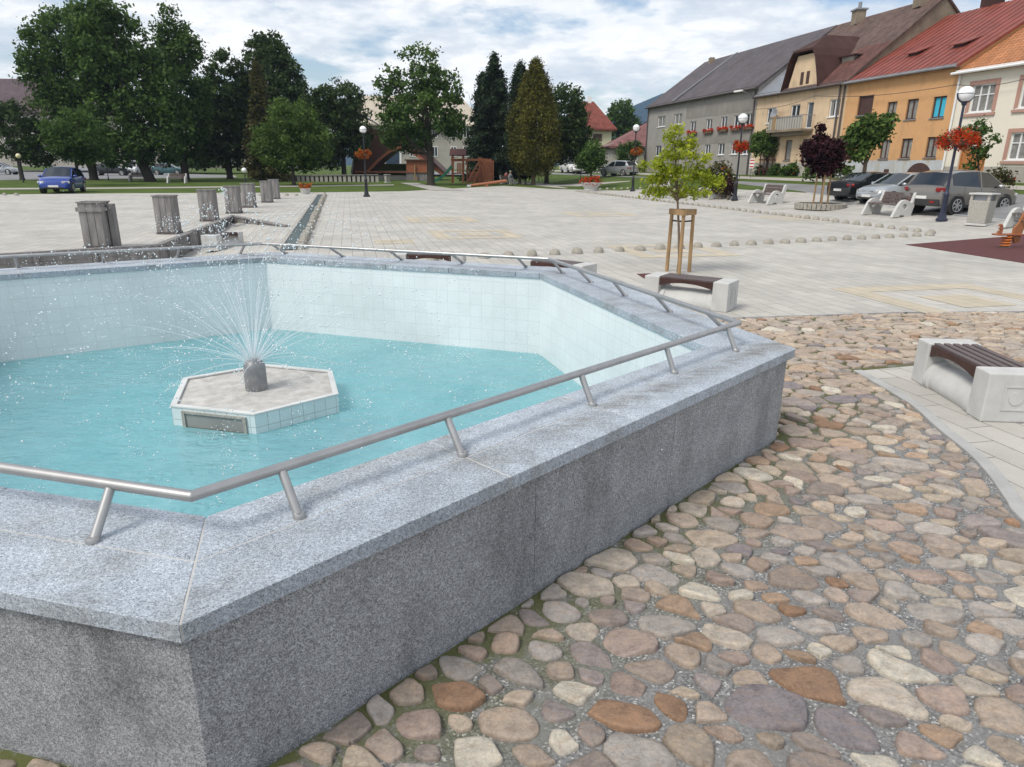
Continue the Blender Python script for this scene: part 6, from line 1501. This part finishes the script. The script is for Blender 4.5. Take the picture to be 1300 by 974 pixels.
mb = MB(); a, b = S(455, 217.6), S(522, 219); mb.box(((a.x + b.x) / 2 - og.x, 2.5, S(480, 218.4).z - og.z), (b.x - a.x + .6, 6.6, .18)); mb.build('stage_floor', M['playwood'], st)
mb = MB(); mb.prism([S(472, 224, 93)[:2], S(520, 224, 93)[:2], S(520, 224, 103)[:2], S(472, 224, 103)[:2]], -.2, S(490, 208, 93).z); tag(mb.build('grass_bank', M['grass']), kind='structure')
wl = empty('timber_hut', S(531, 231, 84), 0, 'dark timber hut with a red plank upper wall left of the maple trunk', 'hut'); og = Vector(wl.location)
mb = MB(); a, b, c, d = S(516, 231.5, 84), S(545, 231.5, 84), S(545, 219, 84), S(516, 219, 84); mb.extrude([q - og for q in (a, b, c, d)], (0, 3, 0)); mb.build('lower_wall', M['greywood'], wl)
mb = MB(); mb.extrude([S(u, v, 84) - og + Vector((0, -.12, 0)) for u, v in ((516, 219.2), (545, 219.2), (545, 204), (516, 204))], (0, 3.3, 0)); mb.build('upper_wall', M['playwood'], wl)
mb = MB(); mb.extrude([S(u, v, 84) - og + Vector((0, -.4, 0)) for u, v in ((514, 204), (547, 204), (547, 202.5), (514, 202.5))], (0, 3.9, 0)); mb.build('roof', M['darkwood'], wl)
mb = MB()
for u in (526.5, 529): mb.beam(S(u, 231.5, 83.7) - og, S(u, 209 if u < 528 else 224, 83.7) - og, .12, .12)
mb.build('post', M['stake'], wl)
bb = empty('blue_board', S(499, 210, 104), 0, 'tall dark blue panel standing on the grass bank behind the stage', 'panel'); og = Vector(bb.location)
mb = MB(); mb.extrude([S(u, v, 104) - og for u, v in ((490, 208), (507.5, 208), (507.5, 186), (490, 186))], (0, .25, 0)); mb.build('panel', M['door_blue'], bb)
mb = MB(); mb.beam(S(508.5, 208, 104) - og, S(508.5, 186, 104) - og, .25, .25); mb.build('white_post', M['white'], bb)
pal = empty('palisade_wall', S(420, 231, 76), 0, 'low wall of pale stumps with dark gaps along the park path', 'low wall'); og = Vector(pal.location); us = np.linspace(362, 479, 21)
mb = MB(); a, b = S(360, 232.5, 76.15) - og, S(480, 231, 76.15) - og; mb.extrude([a, b, b + Vector((0, 0, .75)), a + Vector((0, 0, .75))], (0, .12, 0)); mb.build('back_board', M['darkwood'], pal)
for u in us:
    a = S(u, 232.3, 76) - og; mb = MB(); mb.beam(a, a + Vector((0, 0, .72)), .32, .2); mb.build('stump', M['concrete_pebble'], pal)
mb = MB(); a, b = S(360, 223.2, 76) - og, S(480, 221.9, 76) - og; mb.beam(a, b, .34, .1); mb.build('coping', M['greywood'], pal)

# ------------------------------------------------------------------ playground
Yp = 71
def Q(u, v, Y=Yp): return atY(u, v, Y)
pg = empty('play_tower', Q(588, 233), 0, 'red-brown wooden play tower with a small roof, a beam bridge and a green slide', 'play tower'); og = Vector(pg.location)
mb = MB()
for u in (574, 587.5):
    for dy in (0, 1.2): mb.beam(Q(u, 232.5) - og + Vector((0, dy, 0)), Q(u, 197) - og + Vector((0, dy, 0)), .14, .14)
mb.build('tower_posts', M['playwood'], pg)
mb = MB(); e, f, t1 = Q(571, 198) - og, Q(592, 198) - og, Q(577, 189.5) - og; t2 = Q(591, 189.5) - og
mb.quad(e + Vector((0, -.3, 0)), f + Vector((0, -.3, 0)), Vector((t2.x, .6, t2.z)), Vector((e.x, .6, t1.z))); mb.quad(e + Vector((0, 1.5, 0)), f + Vector((0, 1.5, 0)), Vector((t2.x, .6, t2.z)), Vector((e.x, .6, t1.z)))
for i in range(2):
    pass
mb.build('tower_roof', M['pinkroof'], pg); bm_ = kids(pg)[-1].modifiers.new('Solid', 'SOLIDIFY'); bm_.thickness = .06
mb = MB()
for v in (205, 221): a, b = Q(574, v) - og, Q(588, v) - og; mb.extrude([a + Vector((0, -.05, 0)), b + Vector((0, -.05, 0)), b + Vector((0, -.05, .12)), a + Vector((0, -.05, .12))], (0, 1.3, 0))
for u in np.linspace(581, 587, 4): mb.beam(Q(u, 220) - og + Vector((0, -.06, 0)), Q(u, 207) - og + Vector((0, -.06, 0)), .12, .03)
mb.build('tower_deck', M['playwood'], pg)
mb = MB(); mb.beam(Q(572, 203) - og + Vector((0, .3, 0)), Q(624, 203) - og + Vector((0, .3, 0)), .16, .2); mb.build('bridge_beam', M['playwood'], pg)
mb = MB(); pts = [Q(574, 212), Q(568, 219), Q(561, 226), Q(556, 229.5), Q(552, 231)]; pts = [p - og for p in pts]
for p, q in zip(pts[:-1], pts[1:]): mb.beam(p, q, .5, .06); mb.beam(p + Vector((0, -.25, .1)), q + Vector((0, -.25, .1)), .05, .24); mb.beam(p + Vector((0, .25, .1)), q + Vector((0, .25, .1)), .05, .24)
mb.build('slide', M['green_plastic'], pg)
mb = MB()
for (a, b) in (((592, 233.5), (611, 200)), ((601, 233.5), (614, 201)), ((622, 214), (607, 200)), ((619, 232), (609, 202))): mb.beam(Q(*a) - og + Vector((0, -.3, 0)), Q(*b) - og + Vector((0, .3, 0)), .12, .12)
for t in np.linspace(.15, .85, 6):
    a = (Q(592, 233.5) - og).lerp(Q(611, 200) - og, t) + Vector((0, -.3 + .6 * t, 0)); b = (Q(601, 233.5) - og).lerp(Q(614, 201) - og, t) + Vector((0, -.3 + .6 * t, 0)); mb.beam(a, b, .07, .07)
mb.build('ladder_frame', M['playwood'], pg)
mb = MB(); 
for k, u in enumerate(np.linspace(595, 623, 15)):
    if 596 < u < 606: vv = 218
    else: vv = 206 if u > 608 else 214
    mb.beam(Q(u, 232) - og + Vector((0, 1.4, 0)), Q(u, vv) - og + Vector((0, 1.4, 0)), .13, .06)
mb.beam(Q(592, 221) - og + Vector((0, 1.45, 0)), Q(626, 221) - og + Vector((0, 1.45, 0)), .08, .12); mb.beam(Q(608, 205) - og + Vector((0, 1.45, 0)), Q(627, 205) - og + Vector((0, 1.45, 0)), .1, .16)
for u in (592, 608, 625.5): mb.beam(Q(u, 232.5) - og + Vector((0, 1.4, 0)), Q(u, 204) - og + Vector((0, 1.4, 0)), .14, .14)
mb.build('plank_wall', M['playwood'], pg)
ss = empty('seesaw', Q(619, 237, 63), 0, 'long red-brown log seesaw lying tilted on the grass before the play tower', 'seesaw'); og = Vector(ss.location)
mb = MB(); mb.tube([Q(597, 236, 63) - og, Q(643, 229.5, 63) - og], .13, 10); mb.build('log', M['playwood'], ss, smooth=True)
mb = MB(); mb.beam(Q(618, 239, 63) - og, Q(618, 233, 63) - og, .2, .2); mb.build('pivot_post', M['playwood'], ss)
mb = MB(); mb.tube([Q(593, 237, 62.7) - og, Q(598, 237, 62.7) - og], .16, 10); mb.build('tyre_stop', M['kerb'], ss)

# ------------------------------------------------------------------ two people sitting in the park shade
def person(loc, rz, top, label, hat):
    # seated figure: one skinned body
    J = {'pel': (0, 0, .50), 'bel': (0, .02, .68), 'che': (0, .04, .90), 'nek': (0, .07, 1.06), 'hd0': (0, .09, 1.16), 'hd1': (0, .10, 1.30)}
    E_ = [('pel', 'bel'), ('bel', 'che'), ('che', 'nek'), ('nek', 'hd0'), ('hd0', 'hd1')]
    Rr = {'pel': .15, 'bel': .135, 'che': .16, 'nek': .055, 'hd0': .085, 'hd1': .075}
    for s, n in ((-1, 'l'), (1, 'r')):
        J.update({'hp' + n: (s * .1, .02, .49), 'kn' + n: (s * .12, .46, .50), 'an' + n: (s * .12, .44, .09), 'to' + n: (s * .13, .62, .05), 'sh' + n: (s * .19, .04, 1.0), 'el' + n: (s * .23, .16, .74), 'wr' + n: (s * .14, .36, .66), 'ha' + n: (s * .11, .44, .63)})
        E_ += [('pel', 'hp' + n), ('hp' + n, 'kn' + n), ('kn' + n, 'an' + n), ('an' + n, 'to' + n), ('che', 'sh' + n), ('sh' + n, 'el' + n), ('el' + n, 'wr' + n), ('wr' + n, 'ha' + n)]
        Rr.update({'hp' + n: .105, 'kn' + n: .068, 'an' + n: .045, 'to' + n: .035, 'sh' + n: .07, 'el' + n: .046, 'wr' + n: .032, 'ha' + n: .036})
    ks = list(J); me = bpy.data.meshes.new('person'); me.from_pydata([J[k] for k in ks], [(ks.index(a), ks.index(b)) for a, b in E_], [])
    r = empty('person', loc, rz, label, 'person', 'people sitting in the park'); o = bpy.data.objects.new('body', me); COL.objects.link(o)
    sk = o.modifiers.new('Skin', 'SKIN'); sk.use_smooth_shade = True
    for i, k in enumerate(ks): me.skin_vertices[0].data[i].radius = (Rr[k], Rr[k])
    me.skin_vertices[0].data[0].use_root = True
    ss_ = o.modifiers.new('Sub', 'SUBSURF'); ss_.levels = ss_.render_levels = 1
    dg = bpy.context.evaluated_depsgraph_get(); em = bpy.data.meshes.new_from_object(o.evaluated_get(dg)); bpy.data.objects.remove(o)
    em.materials.clear()
    for m in (M['skin'], M[top], M['cloth_dark']): em.materials.append(m)
    for p in em.polygons:
        c = p.center; p.use_smooth = True
        p.material_index = 0 if (c.z > 1.04 or (c.y > .33 and c.z > .58 and c.z < .8)) else (1 if c.z > .56 and c.y < .40 else 2)
    b = bpy.data.objects.new('body', em); COL.objects.link(b); b.parent = r
    mb = MB(); mb.sphere((0, .075, 1.28), 1, 14, 10, (.092, .108, .10)); 
    if hat: mb.lathe([(.155, 1.285), (.15, 1.30), (.09, 1.31)], 16, (0, .09, 0)); mb.build('hat', M['hat'], r, smooth=True)
    else: mb.build('hair', M['hair'], r, smooth=True)
g = G(640, 232); Yq = g.y
put_kb(645, 234, 2.2, 'park bench with two people sitting on it in the shade near the spruce', s=1.)
kbp = bpy.data.objects[[o.name for o in bpy.data.objects if o.get('label', '').startswith('park bench with two people')][0]]
Mx = Matrix.Translation(kbp.location) @ Matrix.Rotation(kbp.rotation_euler.z, 4, 'Z')
for dx, top, lab, hat in ((-.36, 'cloth_grey', 'person in grey with a cream hat sitting on the shaded park bench', True), (.36, 'cloth_red', 'person with dark hair in a red top sitting on the shaded park bench', False)):
    q = Mx @ Vector((dx, .05, -.04)); person(q, kbp.rotation_euler.z + math.pi, top, lab, hat)

# ------------------------------------------------------------------ air
mb = MB(); mb.box((0, 415, 40), (1500, 1070, 106)); hz = mb.build('haze', plain('haze_air', (1, 1, 1))); tag(hz, 'thin blue summer haze over the town', 'haze', kind='stuff')
hm = bpy.data.materials.new('haze_volume'); hm.use_nodes = True; hn_ = hm.node_tree; hn_.nodes.remove(hn_.nodes['Principled BSDF'])
pv = hn_.nodes.new('ShaderNodeVolumePrincipled'); pv.inputs['Color'].default_value = (.62, .78, 1, 1); pv.inputs['Density'].default_value = .0002; hn_.links.new(pv.outputs[0], hn_.nodes['Material Output'].inputs['Volume'])
hz.data.materials.clear(); hz.data.materials.append(hm)
# ------------------------------------------------------------------ sky, sun, camera
SUN_EL = R(52)      # direction towards the sun (x, y)
sd = Vector((-.64, -.52, 0)).normalized() * math.cos(SUN_EL) + Vector((0, 0, math.sin(SUN_EL)))
w = bpy.data.worlds.new('World'); scene.world = w; w.use_nodes = True; nt = w.node_tree; bg = nt.nodes['Background']
sky = nt.nodes.new('ShaderNodeTexSky'); sky.sky_type = 'NISHITA'; sky.sun_disc = False; sky.sun_elevation = SUN_EL; sky.sun_rotation = math.atan2(sd.x, sd.y); sky.dust_density = 1.5
tc = nt.nodes.new('ShaderNodeTexCoord'); sx = nt.nodes.new('ShaderNodeSeparateXYZ'); nt.links.new(tc.outputs['Generated'], sx.inputs[0])
def mth(op, a, b=None, c=None):
    n = nt.nodes.new('ShaderNodeMath'); n.operation = op
    for i, q in enumerate((a, b, c)):
        if q is None: continue
        if hasattr(q, 'links'): nt.links.new(q, n.inputs[i])
        else: n.inputs[i].default_value = q
    return n.outputs[0]
zz = mth('ADD', mth('MAXIMUM', sx.outputs[2], 0.0), .22)
cb = nt.nodes.new('ShaderNodeCombineXYZ'); nt.links.new(mth('DIVIDE', sx.outputs[0], zz), cb.inputs[0]); nt.links.new(mth('DIVIDE', sx.outputs[1], zz), cb.inputs[1]); cb.inputs[2].default_value = 3.7
n1 = noise(nt, cb.outputs[0], 1.7, 9, .58); n2 = noise(nt, cb.outputs[0], 4.3, 9, .55)
cov = mth('ADD', n1, mth('MULTIPLY', mth('SUBTRACT', n2, .5), .35))
rc = ramp(nt, [(.37, 0), (.47, .8), (.58, 1)]); nt.links.new(cov, rc.inputs[0])
rs = ramp(nt, [(.36, (6.6, 7.3, 8.4)), (.46, (8.0, 8.6, 9.4)), (.55, (10.8, 10.9, 11.0)), (.70, (9.0, 9.4, 9.9))]); 
n3 = noise(nt, cb.outputs[0], 3.1, 8, .6); nt.links.new(mth('ADD', mth('MULTIPLY', n3, .75), mth('MULTIPLY', n1, .27)), rs.inputs[0])
mc_ = mixc(nt, rc.outputs[0], mixc(nt, 1, sky.outputs[0], (1.5, 1.5, 1.5), 'MULTIPLY'), rs.outputs[0])
nt.links.new(mc_, bg.inputs[0]); bg.inputs[1].default_value = .1
sl = bpy.data.lights.new('sun', 'SUN'); sl.energy = 2.7; sl.angle = R(20); sl.color = (1, .94, .85)
so = bpy.data.objects.new('sun', sl); COL.objects.link(so); so.rotation_euler = sd.to_track_quat('Z', 'Y').to_euler(); so.location = (0, 0, 60)
cam = bpy.data.cameras.new('camera'); co = bpy.data.objects.new('camera', cam); COL.objects.link(co); scene.camera = co
cam.sensor_width = 36; cam.sensor_fit = 'HORIZONTAL'; cam.lens = 36 * F / 1300; cam.clip_start = .05; cam.clip_end = 5000
fw = Vector((0, cP, -sP)); U0 = Vector((0, sP, cP)); Rt = Vector((1, 0, 0)) * cR + U0 * sR; Up = Vector((-1, 0, 0)) * sR + U0 * cR
co.matrix_world = Matrix(((Rt.x, Up.x, -fw.x, 0), (Rt.y, Up.y, -fw.y, 0), (Rt.z, Up.z, -fw.z, H), (0, 0, 0, 1)))
scene.view_settings.view_transform = 'Standard'; scene.view_settings.look = 'None'; scene.view_settings.gamma = 1; scene.view_settings.exposure = 0.03
scene.render.engine = 'CYCLES'; scene.cycles.max_bounces = 6; scene.cycles.transparent_max_bounces = 24
